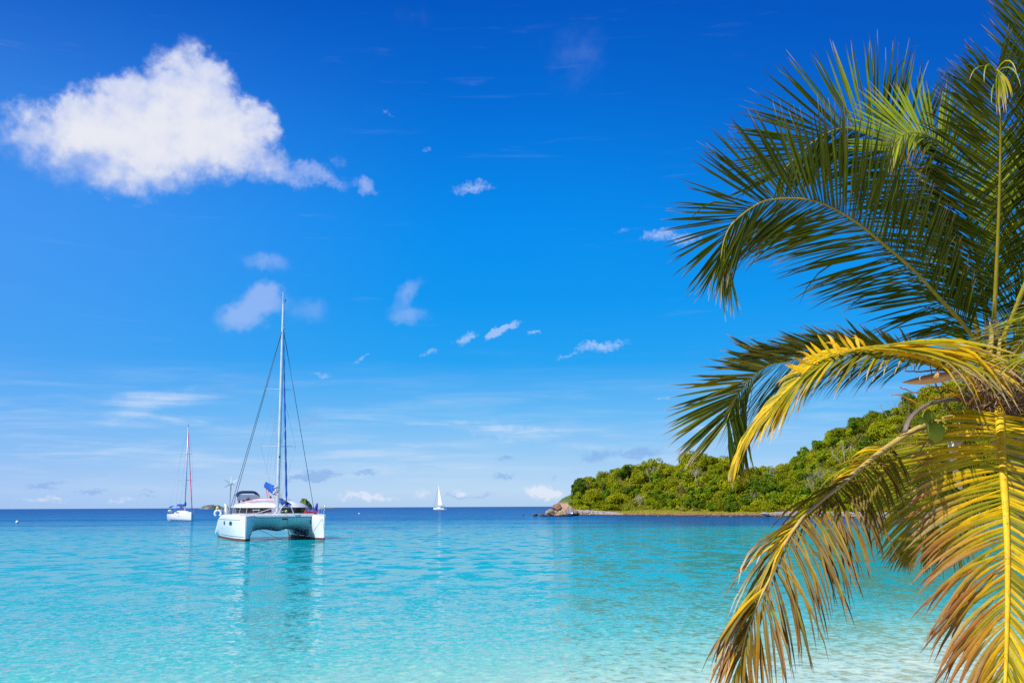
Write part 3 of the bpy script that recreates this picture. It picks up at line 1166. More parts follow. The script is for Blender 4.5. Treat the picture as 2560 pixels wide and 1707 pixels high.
def rock_mb(seed, sx, sy, sz, sub=3, cuts=7):
    r_ = random.Random(seed)
    import bmesh
    bm = bmesh.new()
    bmesh.ops.create_icosphere(bm, subdivisions=sub, radius=1)
    planes = []
    for _ in range(cuts):
        n = Vector((r_.gauss(0, 1), r_.gauss(0, 1), r_.gauss(0.2, .8))).normalized()
        planes.append((n, r_.uniform(.55, .85)))
    o = Vector((seed * 1.7, seed * .3, 0))
    m = MB()
    for v in bm.verts:
        p = v.co.copy()
        for n, d in planes:
            e = p.dot(n) - d
            if e > 0:
                p -= n * e * .93
        p *= 1 + .10 * mnoise.noise(p * 2.2 + o)
        v.co = Vector((p.x * sx, p.y * sy, p.z * sz))
    bm.verts.index_update()
    m.add([v.co for v in bm.verts], [tuple(x.index for x in fc.verts) for fc in bm.faces])
    bm.free()
    return m


# (u, waterline distance, half width m, depth, height, z centre, material, label)
def shore_uv(u, v, zc=0.0):
    """shore point seen at bearing u whose base is at image height v (a point on the water plane)"""
    r = ray(u, v)
    k = CAM.z / -r.z
    p = CAM + r * k
    p.z = zc
    return p


ROCKS = [
    (1393, 276, 1.15, 1.2, 0.95, 2.25, 'brown_rock', 'large brown block balanced on top of the headland point'),
    (1376, 268, 1.15, 1.1, 1.05, 0.65, 'tan_rock', 'pale pointed boulder at the water below the balanced brown block'),
    (1388, 270, 0.8, 0.9, 0.8, 0.85, 'tan_rock', 'tilted tan slab between pale boulder and scree'),
    (1339, 275, 0.65, 0.6, 0.55, 0.12, 'dark_rock', 'outermost dark rock standing alone in the sea'),
    (1356, 272, 0.75, 0.6, 0.50, 0.10, 'dark_rock', 'low dark rock next to the outermost one'),
    (1368, 262, 0.85, 0.6, 0.42, 0.05, 'dark_rock', 'flat dark rock awash in front of the pale boulder'),
    (1354, 264, 0.5, 0.4, 0.25, 0.02, 'dark_rock', 'thin dark ledge barely above the water'),
    (1387, 258, 0.25, 0.25, 0.30, 0.02, 'dark_rock', 'tiny dark rock awash before the scree'),
    (1395, 266, 0.9, 0.8, 0.7, 0.3, 'brown_rock', 'rounded brown boulder at the foot of the scree'),
    (1404, 268, 1.1, 1.0, 0.75, 0.3, 'tan_rock', 'broad tan boulder low in the scree slope'),
    (1408, 275, 1.0, 1.0, 0.8, 0.9, 'tan_rock', 'wide tan outcrop in the middle of the scree'),
    (1417, 276, 0.9, 0.9, 0.8, 0.7, 'tan_rock', 'tan outcrop right under the first bushes'),
    (1426, 285, 1.1, 1.2, 0.9, 1.5, 'tan_rock', 'uppermost tan outcrop against the bushes'),
    (1434, 283, 0.7, 0.8, 0.6, 0.6, 'tan_rock', 'tan rock between scree and pebble bank'),
    (1420, 263, 1.2, 0.9, 0.55, 0.15, 'dark_rock', 'long dark shelf below the blue tarp'),
    (1407, 262, 0.9, 0.7, 0.45, 0.10, 'dark_rock', 'dark weedy rock left of the blue tarp'),
    (1308, 300, 0.35, 0.3, 0.25, 0.0, 'dark_rock', 'lone speck of rock far out beyond the point'),
    (1914, 240, 1.0, 0.7, 0.45, 0.55, 'grey_stone', 'smooth grey boulder at the end of the stone wall'),
]
for i, (u, d, sx, sy, sz, zc, mt, lab) in enumerate(ROCKS):
    p = HXY(u, d, zc)
    o = rock_mb(i + 3, sx * 1.15, sy, sz * 1.1).build('boulder', mt, loc=None)
    o.location = p
    o.rotation_euler = (rng.uniform(-.2, .2), rng.uniform(-.2, .2), rng.uniform(-.3, .3))
    tag(o, lab, 'rock', 'boulders along the headland shore')

# scree and pebble bank: uncountable small stones
def stones(name, mt, n, upos, smin, smax, seed, kind='stuff', parent=None):
    r_ = random.Random(seed)
    base = rock_mb(1, 1, 1, 1, sub=1, cuts=3)
    m = MB()
    for _ in range(n):
        p, s = upos(r_)
        sc = s * r_.uniform(smin, smax)
        a = r_.uniform(0, 6.28)
        ca, sa = math.cos(a), math.sin(a)
        fx, fy, fz = r_.uniform(.8, 1.3), r_.uniform(.7, 1.1), r_.uniform(.5, .9)
        m.add([(p.x + (x * fx * ca - y * fy * sa) * sc, p.y + (x * fx * sa + y * fy * ca) * sc, p.z + z * fz * sc) for x, y, z in base.v], base.f)
    return m.build(name, mt, parent, kind=kind)


def bank(r_):
    u = r_.uniform(1414, 1560)
    t = r_.uniform(-1.6 if u < 1460 else -.6, interp(u, [1420, 1480, 1530, 1560], [7, 6.5, 4, 1.5]))
    p = hill_p(u, t)
    p.z += interp(u, [1420, 1470, 1520, 1560], [.5, .5, .25, 0]) * min(1, max(0, t / 3))
    return p, 1.0


def scree(r_):
    u = r_.uniform(1388, 1440)
    d = r_.uniform(262 + max(0, u - 1402) * .5, 285)
    p = HXY(u, d, 0)
    p.z = interp(u, [1388, 1400, 1425, 1440], [.2, 0.9, 2.0, 2.2]) * min(1, max(0, (d - 261 - max(0, u - 1402) * .45) / 14)) + r_.uniform(-.2, .15)
    return p, 1.2


def edge(r_):
    u = r_.uniform(1500, 2420)
    p = hill_p(u, r_.uniform(-.9, 1.6))
    p.z += .05
    return p, .9


stones('pebble_bank', 'grey_stone', 1500, bank, .14, .34, 3)
stones('scree', 'tan_rock', 1100, scree, .16, .55, 4)
stones('shore_rubble', 'brown_rock', 1700, edge, .16, .42, 5)

# blue tarp among the rocks
t_ = empty('blue_tarp', HXY(1428, 272, 0.75))
tag(t_, 'small blue and white tarp lying on the rocks by the pebble bank', 'tarp')
simple('tarp_blue', (0.02, 0.22, 0.62), 0.5, .1)
simple('white_cloth', (0.75, 0.75, 0.74), 0.7, .08)
m = MB()
m.grid([[(-.75 + .25 * i, -.1 + .16 * j, .1 * math.sin(i * 2.1 + j) + .16 * j + .1 * i) for i in range(5)] for j in range(4)])
m.build('blue_sheet', 'tarp_blue', t_, smooth=True)
m = MB()
m.grid([[(-.3 + .22 * i, -.35 + .14 * j, -.15 + .07 * math.sin(i * 2.6 + j * 2) + .14 * j) for i in range(4)] for j in range(4)])
m.build('white_sheet', 'white_cloth', t_, smooth=True)

# low dry-stone sea wall
wall = empty('stone_wall', HXY(2120, shore_d(2120) + 1.5, 0))
tag(wall, 'low grey dry stone wall along the water below the tall hill', 'wall')
wo = wall.location
core = MB()
WU = list(range(1905, 2470, 12))


def wall_h(u):
    return interp(u, [1905, 1930, 1960, 2470], [0.2, .75, 1.0, 1.05])


top, bot, back, rows = [], [], [], []
rows = [[HXY(u, shore_d(u) + 0.7, -.4) - wo for u in WU], [HXY(u, shore_d(u) + 1.2, wall_h(u)) - wo for u in WU],
        [HXY(u, shore_d(u) + 2.6, wall_h(u) + .04) - wo for u in WU], [HXY(u, shore_d(u) + 2.9, -.3) - wo for u in WU]]
core.grid(rows)
core.build('wall_core', 'brown_rock', wall)


def wall_face(r_):
    u = r_.uniform(1905, 2465)
    h = wall_h(u)
    if r_.random() < .25:
        p = HXY(u, shore_d(u) + r_.uniform(1.2, 2.6), h + .06)
    else:
        z = r_.uniform(.05, 1)
        p = HXY(u, shore_d(u) + .75 + .45 * z, h * z)
    return p - wo, .8


stones('wall_stones', 'grey_stone', 2600, wall_face, .13, .30, 9, parent=wall)
# ================================================================== BOATS
def gel(name, col, rough=0.22, var=0.04, sc=0.8):
    def b(nt):
        co = objco(nt)
        n = noise(co, sc, 5, 0.6)
        st = noise(mapping(co, scale=(3, 3, 0.35)), 2.0, 4, 0.65)
        c = ramp(NX.m('ADD', n * 0.6, st * 0.4), [(0.3, tuple(x * (1 - var * 2.2) for x in col)), (0.6, col)])
        return bsdf(nt, c, rough, 0.5)
    return mat(name, b)


gel('white_gelcoat', (0.80, 0.80, 0.79))
gel('deck_white', (0.74, 0.74, 0.72), 0.6)
gel('antifouling', (0.16, 0.035, 0.03), 0.7)
gel('navy_stripe', (0.02, 0.04, 0.12), 0.35)
gel('grey_trim', (0.30, 0.33, 0.36), 0.4)
simple('blue_canvas', (0.006, 0.085, 0.42), 0.75, .22, 5.0, 0.3, 0.02)
simple('navy_canvas', (0.012, 0.025, 0.075), 0.8, .2, 5.0, 0.3)
simple('cream_cloth', (0.72, 0.66, 0.54), 0.8, .15, 6.0, 0.3)
simple('red_cloth', (0.75, 0.04, 0.05), 0.8, .2, 8.0, 0.3)
simple('violet_cloth', (0.05, 0.04, 0.36), 0.7, .25, 8.0, 0.3)
simple('pink_canvas', (0.72, 0.04, 0.13), 0.75, .2, 4.0, 0.3)
simple('sail_white', (0.82, 0.81, 0.77), 0.7, .05, 2.0, 0.3)
simple('rope', (0.62, 0.55, 0.42), 0.9, .25, 9.0, 0.2)
simple('pink_rope', (0.70, 0.16, 0.20), 0.9, .25, 9.0, 0.2)
simple('dark_rope', (0.05, 0.055, 0.06), 0.9, .25, 9.0, 0.2)
simple('black_rubber', (0.015, 0.015, 0.017), 0.6, .2)
simple('buoy_plastic', (0.80, 0.80, 0.78), 0.4, .1, 6.0)
simple('yellow_plastic', (0.75, 0.55, 0.08), 0.4, .1, 6.0)
simple('grey_rubber', (0.48, 0.49, 0.50), 0.6, .1, 6.0)
simple('fender_green', (0.45, 0.55, 0.12), 0.4, .1, 6.0)
mat('aluminium', lambda nt: bsdf(nt, ramp(noise(objco(nt), 2.0, 4), [(0.3, (0.62, 0.64, 0.66)), (0.7, (0.78, 0.79, 0.80))]), 0.38, 0.5, metal=0.35))
mat('steel_wire', lambda nt: bsdf(nt, (0.035, 0.07, 0.12), 0.4, 0.5, metal=0.0))
mat('thin_wire', lambda nt: bsdf(nt, (0.30, 0.36, 0.44), 0.4, 0.5, metal=0.0))
mat('stainless', lambda nt: bsdf(nt, ramp(noise(objco(nt), 3.0, 3), [(0.3, (0.60, 0.61, 0.62)), (0.7, (0.75, 0.75, 0.76))]), 0.25, 0.5, metal=0.7))
mat('tinted_window', lambda nt: bsdf(nt, ramp(noise(objco(nt), 1.1, 3), [(0.40, (0.012, 0.010, 0.012)), (0.62, (0.055, 0.030, 0.028))]), 0.06, 0.6))
mat('port_glass', lambda nt: bsdf(nt, (0.008, 0.02, 0.04), 0.08, 0.6))


def hull_mesh(secs):
    """secs: list of (y, [(x, z) from one deck edge down round the keel to the other])"""
    m = MB()
    m.grid([[(x, y, z) for x, z in pr] for y, pr in secs])
    # deck lid and transom
    n = len(secs[0][1])
    m.grid([[(pr[0][0], y, pr[0][1]), ((pr[0][0] + pr[-1][0]) / 2, y, (pr[0][1] + pr[-1][1]) / 2 + 0.025), (pr[-1][0], y, pr[-1][1])] for y, pr in secs])
    y, pr = secs[-1]
    m.add([(x, y, z) for x, z in pr], [tuple(range(n))])
    y, pr = secs[0]
    m.add([(x, y, z) for x, z in pr], [tuple(range(n - 1, -1, -1))])
    return m


# ------------------------------------------------------------------ the catamaran
CATP = shore_uv(713, 1351)
cat = empty('catamaran', CATP, R(22.8))
tag(cat, 'large white sailing catamaran with two hulls and blue sail cover moored in the bay', 'catamaran')
LOA = 13.0
HX = 3.0


def cat_deck(y):
    return interp(y, [0, 1.5, 5, 9, 11, 12, 13], [1.86, 1.96, 2.0, 1.92, 1.60, 1.05, .65])


def cat_half(y, side):
    f = min(1, y / 5.0)
    w = 0.05 + 0.74 * (1 - (1 - f) ** 1.9)
    if side < 0:
        w = interp(y, [0, .15, .4, .9, 1.6, 2.6, 4, 9], [.05, .20, .48, .82, 1.0, 1.02, .9, .72])
    if y > 9:
        w *= interp(y, [9, 13], [1, .86])
    return w


def cat_secs(s):
    secs = []
    for y in [0, .12, .3, .6, 1, 1.5, 2, 2.7, 3.5, 4.5, 5.5, 7, 8.5, 10, 11, 12, 13]:
        zd = cat_deck(y)
        wo, wi = cat_half(y, 1), cat_half(y, -1)
        wl = 0.80 * interp(y, [0, 4, 13], [1.0, .82, .80])
        keel = interp(y, [0, .4, 2, 9, 13], [-.45, -.55, -.6, -.55, -.05])
        stem = interp(y, [0, 1.5], [1, 0])
        pr = []
        # outer edge first, then round to the inner edge
        for fx, z in [(0.90, zd), (0.985, zd - .10), (1.0, zd - .25), (1.0, zd * .62), (.97, zd * .42), (wl * 1.08, .30), (wl, 0.0), (wl * .72, keel * .6), (.1, keel)]:
            pr.append((wo * fx, z))
        for fx, z in [(-.1, keel), (-wl * .55, keel * .6), (-wl * .74, 0), (-wl * .80, .30), (-.80, zd * .42), (-.90, zd * .62), (-1, zd - .25), (-.985, zd - .10), (-.90, zd)]:
            pr.append((wi * -fx * -1, z))
        secs.append((y, [(s * HX + s * x, z) for x, z in pr]))
    return secs


def surf_pt(s, y, z, off=0.012):
    """point on the outer face of hull s"""
    pr = [p for yy, p in [min(cat_secs_cache[s], key=lambda q: abs(q[0] - y))]][0]
    secs = cat_secs_cache[s]
    for (y0, p0), (y1, p1) in zip(secs, secs[1:]):
        if y0 <= y <= y1:
            f = (y - y0) / (y1 - y0)
            break
    xs = [lerp(a[0], b[0], f) for a, b in zip(p0[:9], p1[:9])]
    zs = [lerp(a[1], b[1], f) for a, b in zip(p0[:9], p1[:9])]
    x = float(np.interp(z, zs[::-1], xs[::-1]))
    return Vector((x + s * off, y, z))


cat_secs_cache = {s: cat_secs(s) for s in (-1, 1)}
for s in (-1, 1):
    h = hull_mesh(cat_secs_cache[s]).build('hull', 'white_gelcoat', cat, smooth=True)
    sharp(h, 40)
    # antifouling below the boot line: a slightly proud skin
    ys = [0.0, .12, .3, .6, 1, 1.5, 2, 2.7, 3.5, 4.5, 5.5, 7, 8.5, 10, 11, 12, 13]
    m = MB()
    rows_o, rows_i = [], []
    for y, pr in cat_secs_cache[s]:
        cx = s * HX
        prof = []
        xo = [p[0] for p in pr[:9]][::-1]
        zo = [p[1] for p in pr[:9]][::-1]
        xi = [p[0] for p in pr[9:]]
        zi = [p[1] for p in pr[9:]]
        b_ = 0.17
        row = []
        for z in (b_, .08, 0, -.2):
            row.append((float(np.interp(z, zo, xo)) + s * .012, y - (.012 if y == 0 else 0), z))
        for z in (-.2, 0, .08, b_):
            row.append((float(np.interp(z, zi, xi)) - s * .012, y - (.012 if y == 0 else 0), z))
        rows_o.append(row)
    m.grid(rows_o)
    m.add(rows_o[0], [(0, 1, 2, 3, 4, 5, 6, 7)])
    m.build('boot_band', 'antifouling', h)
    # thin stripe above the boot line and rubbing strake
    for z0, z1, mt, nm, ya in ((.30, .335, 'navy_stripe', 'pinstripe', .15), (1.56, 1.61, 'grey_trim', 'rubbing_strake', 1.0)):
        m = MB()
        yy = [y for y in np.linspace(ya, 9.8, 26)]
        m.grid([[surf_pt(s, y, lerp(z0, z1, k) + (0.0 if z0 < 1 else -0.0 + .12 * 0), .018 if 0 < k < 1 else .004) for k in (0, .25, .75, 1)] for y in yy])
        m.build(nm, mt, h, smooth=True)
    # oval portholes
    for y in (3.3, 6.2):
        m = MB()
        fr = MB()
        c = 1.30
        N = 18
        ring, rim = [], []
        for k in range(N):
            a = 2 * math.pi * k / N
            ring.append(surf_pt(s, y + .46 * math.cos(a), c + .15 * math.sin(a), .014))
            rim.append(surf_pt(s, y + .53 * math.cos(a), c + .19 * math.sin(a), .006))
        ctr = surf_pt(s, y, c, .016)
        m.add([ctr] + ring, [(0, 1 + k, 1 + (k + 1) % N) for k in range(N)])
        ph = m.build('porthole', 'port_glass', h)
        fr.add(ring + rim, [(k, (k + 1) % N, N + (k + 1) % N, N + k) for k in range(N)])
        fr.build('porthole_rim', 'grey_trim', h)

# inner bow slots (dark) on the inboard faces
for s, y, z, dy in ((1, 1.1, 1.35, .10), (1, 2.2, .62, .28)):
    MB().box((s * HX - s * cat_half(y, -1) * .985 - s * .01, y, z), (.03, dy, .30)).build('hull_slot', 'black_rubber', cat)

# bridge deck: slab with the vaulted underside
m = MB()
rows = []
XI = [i / 20 for i in range(-20, 21)]
for y in [1.05, 1.08, 1.12, 1.25, 1.45, 1.7, 2.0, 2.6, 3.2, 4, 5, 6.5, 8, 9.5, 10.6]:
    zc = interp(y, [1.05, 1.15, 1.4, 1.8, 2.4, 3.3, 10.6], [1.70, 1.62, 1.46, 1.2, .98, .80, .82])
    zf = interp(y, [1.05, 1.5, 2.5, 4], [1.35, 1.0, .45, .28])
    row = []
    for k in XI:
        xe = HX - cat_half(y, -1) * .6
        x = k * xe
        z = zc - (zc - zf) * abs(k) ** interp(y, [.55, 3], [9, 5])
        z -= .16 * math.exp(-(x / .38) ** 2) * interp(y, [.6, 2.5], [.2, 1])
        row.append((x, y, z))
    rows.append(row)
m.grid(rows)
top = [[(k * (HX - cat_half(y, -1) * .6), y, cat_deck(y) + .03 + .03 * (1 - k * k)) for k in XI] for y in [1.05, 1.5, 2, 4, 7, 9.5, 10.6]]
m.grid(top)
fr = [rows[0], top[0]]
m.grid(fr)
m.grid([rows[-1], top[-1]])
bd = m.build('bridge_deck', 'white_gelcoat', cat, smooth=True)
sharp(bd, 50)
# forward beam with its dark joint
MB().box((0, .98, 1.87), (4.6, .16, .20), bev=.03).build('crossbeam', 'white_gelcoat', cat)
MB().box((0, .90, 1.745), (4.5, .03, .035)).build('beam_joint', 'steel_wire', cat)
MB().box((.1, .90, 1.62), (.42, .08, .10), bev=.01).build('anchor_roller', 'black_rubber', cat)

# cabin
CC = (0, 7.6)


def cab(th, rx, ry, z, n=2.6):
    c, s_ = math.cos(th), math.sin(th)
    f = (abs(c) ** n + abs(s_) ** n) ** (-1 / n)
    return Vector((CC[0] + rx * s_ * f, CC[1] - ry * c * f, z))


TH = [math.pi * (-1 + 2 * i / 72) for i in range(73)]
m = MB()
m.grid([[cab(t, 2.92, 3.25, z) for t in TH] for z in (1.95, 2.05, 2.50, 2.56)])
m.build('cabin', 'white_gelcoat', cat, smooth=True)
# wrap-round windows, one each side of the mast, with mullions
for a0, a1 in ((-112, -7), (7, 112)):
    m = MB()
    N = 34
    tt = [R(lerp(a0, a1, i / N)) for i in range(N + 1)]
    rows = []
    for j, z in enumerate((2.06, 2.09, 2.46, 2.495)):
        rows.append([cab(t, 2.92 + .015, 3.25 + .015, z) for t in tt])
    m.grid(rows)
    w_ = m.build('window', 'tinted_window', cat, smooth=True)
    for q in (.18, .36, .62):
        t = R(lerp(a0, a1, q if a0 > 0 else 1 - q))
        p0, p1 = cab(t, 2.945, 3.275, 2.05), cab(t, 2.945, 3.275, 2.5)
        MB().tube([p0, p1], .02, 4).build('mullion', 'grey_trim', w_)

# coachroof: visor and domed top
m = MB()
rows = []
for rx, ry, z, dy in [(2.86, 3.2, 2.50, 0), (3.06, 3.48, 2.50, 0), (3.10, 3.52, 2.53, 0), (3.04, 3.45, 2.60, 0), (2.75, 3.12, 2.80, .1), (2.35, 2.75, 2.98, .25), (1.9, 2.35, 3.09, .45), (1.2, 1.7, 3.15, .7), (.01, .01, 3.17, .8)]:
    row = []
    for t in TH:
        p = cab(t, rx, ry, z, 2.5)
        p.y += dy
        # shallow recess behind the mast
        k = math.exp(-((p.x - .75) / .42) ** 2) * max(0, min(1, (7.3 - p.y) / 2.0)) if z > 2.7 else 0
        p.z -= .22 * k
        row.append(p)
    rows.append(row)
m.grid(rows)
rf = m.build('coachroof', 'white_gelcoat', cat, smooth=True)
sharp(rf, 60)
m = MB()
rows = []
for rx, ry, z in [(1.95, 1.9, 2.95), (1.9, 1.85, 3.16), (1.7, 1.6, 3.25), (1.2, 1.1, 3.30), (.01, .01, 3.31)]:
    rows.append([cab(t, rx, ry, z, 3) + Vector((0.05, 1.6, 0)) for t in TH])
m.grid(rows)
m.build('hardtop', 'deck_white', cat, smooth=True)
for x, y in ((-1.1, 6.0), (1.5, 6.2)):
    MB().box((x, y, 3.02 if x < 0 else 2.98), (.55, .55, .05), bev=.015).build('roof_hatch', 'tinted_window', rf)
# lines lying over the roof
for pts, mt in (([(-2.6, 5.6, 2.86), (-1.6, 5.2, 3.0), (-.5, 5.0, 3.05), (-.1, 4.6, 2.98)], 'pink_rope'), ([(-2.9, 6.2, 2.80), (-2.3, 6.6, 3.0), (-1.2, 7.6, 3.24), (.4, 7.4, 3.28)], 'pink_rope'),
                ([(-2.0, 5.3, 2.92), (-1.0, 4.9, 2.96), (.2, 4.8, 2.98)], 'grey_trim')):
    MB().tube(catmull(pts, 12), .018, 5).build('control_line', mt, cat)
# winches and organiser on the starboard roof corner
for x, y, z in ((-2.25, 6.9, 3.02), (-1.95, 7.2, 3.08), (-2.5, 7.5, 2.98), (-1.75, 7.6, 3.16), (0.15, 8.0, 3.33)):
    MB().tube([(x, y, z - .08), (x, y, z), (x, y, z + .03), (x, y, z + .13)], [.10, .07, .06, .09], 10).build('winch', 'black_rubber', cat)

# mast and rig
MX, MY = 0.0, 3.75
BASE, HEAD = 2.0, 19.25
m = MB()
m.tube([(MX, MY, BASE), (MX, MY, 8), (MX, MY + .06, 14), (MX, MY + .15, 17.4), (MX, MY + .2, HEAD)], [.105, .105, .10, .09, .065], 12, flat=1.3)
mast = m.build('mast', 'aluminium', cat, smooth=True)
sharp(mast, 60)
MB().box((MX, MY, 2.06), (.5, .5, .10), bev=.03).build('mast_step', 'aluminium', mast)
MB().tube([(MX - .1, MY, HEAD - .1), (MX - .1, MY, HEAD + .95)], .018, 5).build('antenna', 'sail_white', mast)
m = MB()
m.tube([(MX + .08, MY, HEAD), (MX + .1, MY, HEAD + .18)], .02, 5)
m.tube([(MX + .02, MY - .15, HEAD + .22), (MX + .18, MY + .12, HEAD + .22)], .02, 5)
m.ellipsoid((MX + .1, MY, HEAD + .26), (.05, .05, .06), 8, 6)
m.build('wind_vane', 'black_rubber', mast)
MB().ellipsoid((MX, MY - .22, 6.55), (.07, .07, .10), 8, 6).build('deck_light', 'black_rubber', mast)
MB().ellipsoid((MX + .02, MY - .2, 17.1), (.09, .09, .12), 8, 6).build('halyard_block', 'grey_trim', mast)
sp_tip = {}
for z, hw in ((7.4, 1.42), (12.05, 1.16)):
    for s in (-1, 1):
        tip = Vector((s * hw, MY + .55, z + .06))
        sp_tip[(z, s)] = tip
        MB().tube([(s * .1, MY, z), tip], [.055, .035], 6, flat=.5).build('spreader', 'aluminium', mast)
for s in (-1, 1):
    for dx in ((0, .16) if s < 0 else (0,)):
        MB().tube([(s * .08, MY + .08, 16.9 - dx), (s * (3.5 - dx * 1.5), MY + 2.3 + dx * 3, 2.0)], .022, 4).build('shroud', 'steel_wire', cat)
    t1, t2 = sp_tip[(7.4, s)], sp_tip[(12.05, s)]
    MB().tube([(s * .1, MY + .05, 2.6), t1, (s * .1, MY + .1, 12.0)], .009, 4).build('diamond_stay', 'thin_wire', cat)
    MB().tube([(s * .1, MY + .1, 7.4), t2, (s * .08, MY + .1, 16.6)], .009, 4).build('diamond_stay', 'thin_wire', cat)
    MB().tube([(s * .18, MY - .1, 2.4), (s * .3, MY + .2, 10.5)], .007, 4).build('halyard', 'thin_wire', cat)
# lazy jacks
for s in (-1, 1):
    MB().tube([(s * .1, MY + .1, 11.8), (s * .35, MY + 2.2, 5.2)], .007, 4).build('lazy_jack', 'thin_wire', cat)
    MB().tube([(s * .1, MY + .1, 11.8), (s * .35, MY + 4.2, 5.3)], .007, 4).build('lazy_jack', 'thin_wire', cat)

# furled headsail on the forestay
f0, f1 = Vector((.12, .55, 2.75)), Vector((MX, MY - .16, 17.0))
m = MB()
N = 60
pts, rad = [], []
for i in range(N + 1):
    f = i / N
    pts.append(f0.lerp(f1, .02 + .94 * f))
    rad.append((.085 * (1 - .55 * f) + .012 * math.sin(f * 70)) * (1 if f > .02 else .5))
m.tube(pts, rad, 10)
gen = m.build('furled_genoa', 'blue_canvas', cat, smooth=True)
MB().tube([f0, f1], .018, 5).build('forestay', 'steel_wire', cat)
for f in (.235, .30, .345, .405):
    a, b = f0.lerp(f1, f), f0.lerp(f1, f + .018)
    MB().tube([a + Vector((-.07, -.03, 0)), b + Vector((.07, -.03, 0))], .022, 5).build('sail_tie', 'sail_white', gen)
m = MB()
m.tube([f0 + Vector((0, 0, -.05)), f0 + Vector((0, 0, .02)), f0 + Vector((0, .02, .14)), f0 + Vector((0, .03, .2))], [.13, .15, .15, .06], 12)
m.build('furling_drum', 'black_rubber', cat)
# A-frame over the forward beam and longeron struts
for s in (-1, 1):
    MB().tube(catmull([(.12 + s * .62, .55, 1.96), (.12 + s * .40, .52, 2.45), (.12 + s * .18, .52, 2.70), (.12, .52, 2.76)], 12), .04, 8).build('bow_frame', 'white_gelcoat', cat)
MB().tube([(-1.9, 2.6, 2.05), (-.1, MY - .15, 2.55)], .035, 6).build('strut', 'aluminium', cat)
MB().tube([(-1.2, 2.4, 2.08), (.1, .6, 2.25)], .02, 6).build('strut', 'stainless', cat)
MB().ellipsoid((.1, .45, 2.22), (.09, .09, .11), 10, 8).build('bow_fender', 'fender_green', cat)

# boom with blue sail bag
b0, b1 = Vector((MX - .02, MY + .25, 3.55)), Vector((-.05, MY + 5.6, 4.35))
MB().tube([b0, b1 + (b1 - b0).normalized() * .2], [.10, .09], 8).build('boom', 'aluminium', cat, smooth=True)
m = MB()
rows = []
N = 22
for i in range(N + 1):
    f = i / N
    c = b0.lerp(b1, .06 + .92 * f)
    hgt = .62 * (1 - .35 * f) + .03 * math.sin(f * 21)
    wd = .24 * (1 - .25 * f)
    row = []
    for k in range(13):
        a = math.pi * (-.08 + 1.16 * k / 12)
        row.append(c + Vector((wd * math.cos(a) * (1 + .10 * math.sin(f * 34 + k)), 0, -.08 + max(0, math.sin(a)) ** .8 * hgt + (.03 * math.sin(f * 27 + k * 2)))))
    rows.append(row)
m.grid(rows, close_u=True)
m.add(rows[0], [tuple(range(13))])
m.add(rows[-1], [tuple(range(12, -1, -1))])
m.build('sail_cover', 'blue_canvas', cat, smooth=True)
# cream sail bunched at the gooseneck
r_ = random.Random(5)
m = MB()
for k in range(9):
    a = r_.uniform(0, 6.28)
    c = Vector((-.12 + r_.uniform(-.12, .12), MY + .1 + r_.uniform(-.2, .15), 3.15 + k * .12))
    m.tube(catmull([c + Vector((math.cos(a + q) * .17, math.sin(a + q) * .13, math.sin(q * 2) * .10)) for q in (0, 1.2, 2.4, 3.6, 4.8)], 12), .045, 6)
m.build('bunched_sail', 'cream_cloth', cat, smooth=True)
for k, (x0, dz) in enumerate(((-.06, 0), (.10, .1))):
    MB().tube([(x0 - .1, MY + 5.0, 4.25), (x0 + .02, MY + 4.6, 3.26)], .035 if k == 0 else .025, 6).build('mainsheet', 'pink_rope', cat)
MB().tube([(-.05, MY + .6, 3.5), (-.1, MY + 4.2, 3.9)], .02, 5).build('reefing_line', 'pink_rope', cat)

# bimini over the starboard helm
m = MB()
rows = []
for i in range(9):
    f = -1 + i / 4
    row = []
    for j in range(15):
        k = -1 + j / 7
        row.append((-1.75 + k * .95, 8.4 + f * .75, 3.92 - .12 * f * f - .34 * abs(k) ** 5))
    rows.append(row)
m.grid(rows)
m.grid([[(x, y, z - .05) for x, y, z in r2] for r2 in rows])
m.grid([rows[0], [(x, y - .01, z - .12) for x, y, z in rows[0]]])
bim = m.build('bimini', 'navy_canvas', cat, smooth=True)
for x in (-2.7, -.85):
    for yy in (7.7, 9.1):
        MB().tube([(x, yy, 3.62), (x + (.05 if x < -1 else -.1), 8.4, 2.7)], .02, 6).build('bimini_pole', 'stainless', bim)
# clear spray panel below the bimini
m = MB()
m.grid([[(-1.75 + k * .9, 7.66, z) for k in (-1, -.5, 0, .5, 1)] for z in (3.1, 3.58)])
m.build('spray_panel', 'thin_wire', bim)

# wind generator on its pole
wg = Vector((-2.95, 9.6, 4.55))
MB().tube([(-2.95, 9.75, 1.9), (-2.95, 9.75, 4.5)], .045, 8).build('generator_pole', 'grey_trim', cat)
m = MB()
m.tube([wg + Vector((0, -.12, 0)), wg + Vector((0, 0, 0)), wg + Vector((0, .3, 0)), wg + Vector((0, .45, .02))], [.07, .12, .10, .04], 10)
gen_o = m.build('wind_generator', 'white_gelcoat', cat, smooth=True)
for k in range(6):
    a = R(60 * k + 32)
    d = Vector((math.cos(a), 0, math.sin(a)))
    e = Vector((-d.z, .35, d.x)).normalized()
    m = MB()
    q0, q1 = wg + Vector((0, -.1, 0)) + d * .06, wg + Vector((0, -.1, 0)) + d * .62
    m.add([q0 - e * .06, q0 + e * .06, q1 + e * .035, q1 - e * .02, q0 - e * .06 + Vector((0, .012, 0)), q0 + e * .06 + Vector((0, .012, 0)), q1 + e * .035 + Vector((0, .012, 0)), q1 - e * .02 + Vector((0, .012, 0))],
          [(0, 1, 2, 3), (7, 6, 5, 4), (0, 4, 5, 1), (1, 5, 6, 2), (2, 6, 7, 3), (3, 7, 4, 0)])
    m.build('blade', 'white_gelcoat', gen_o)

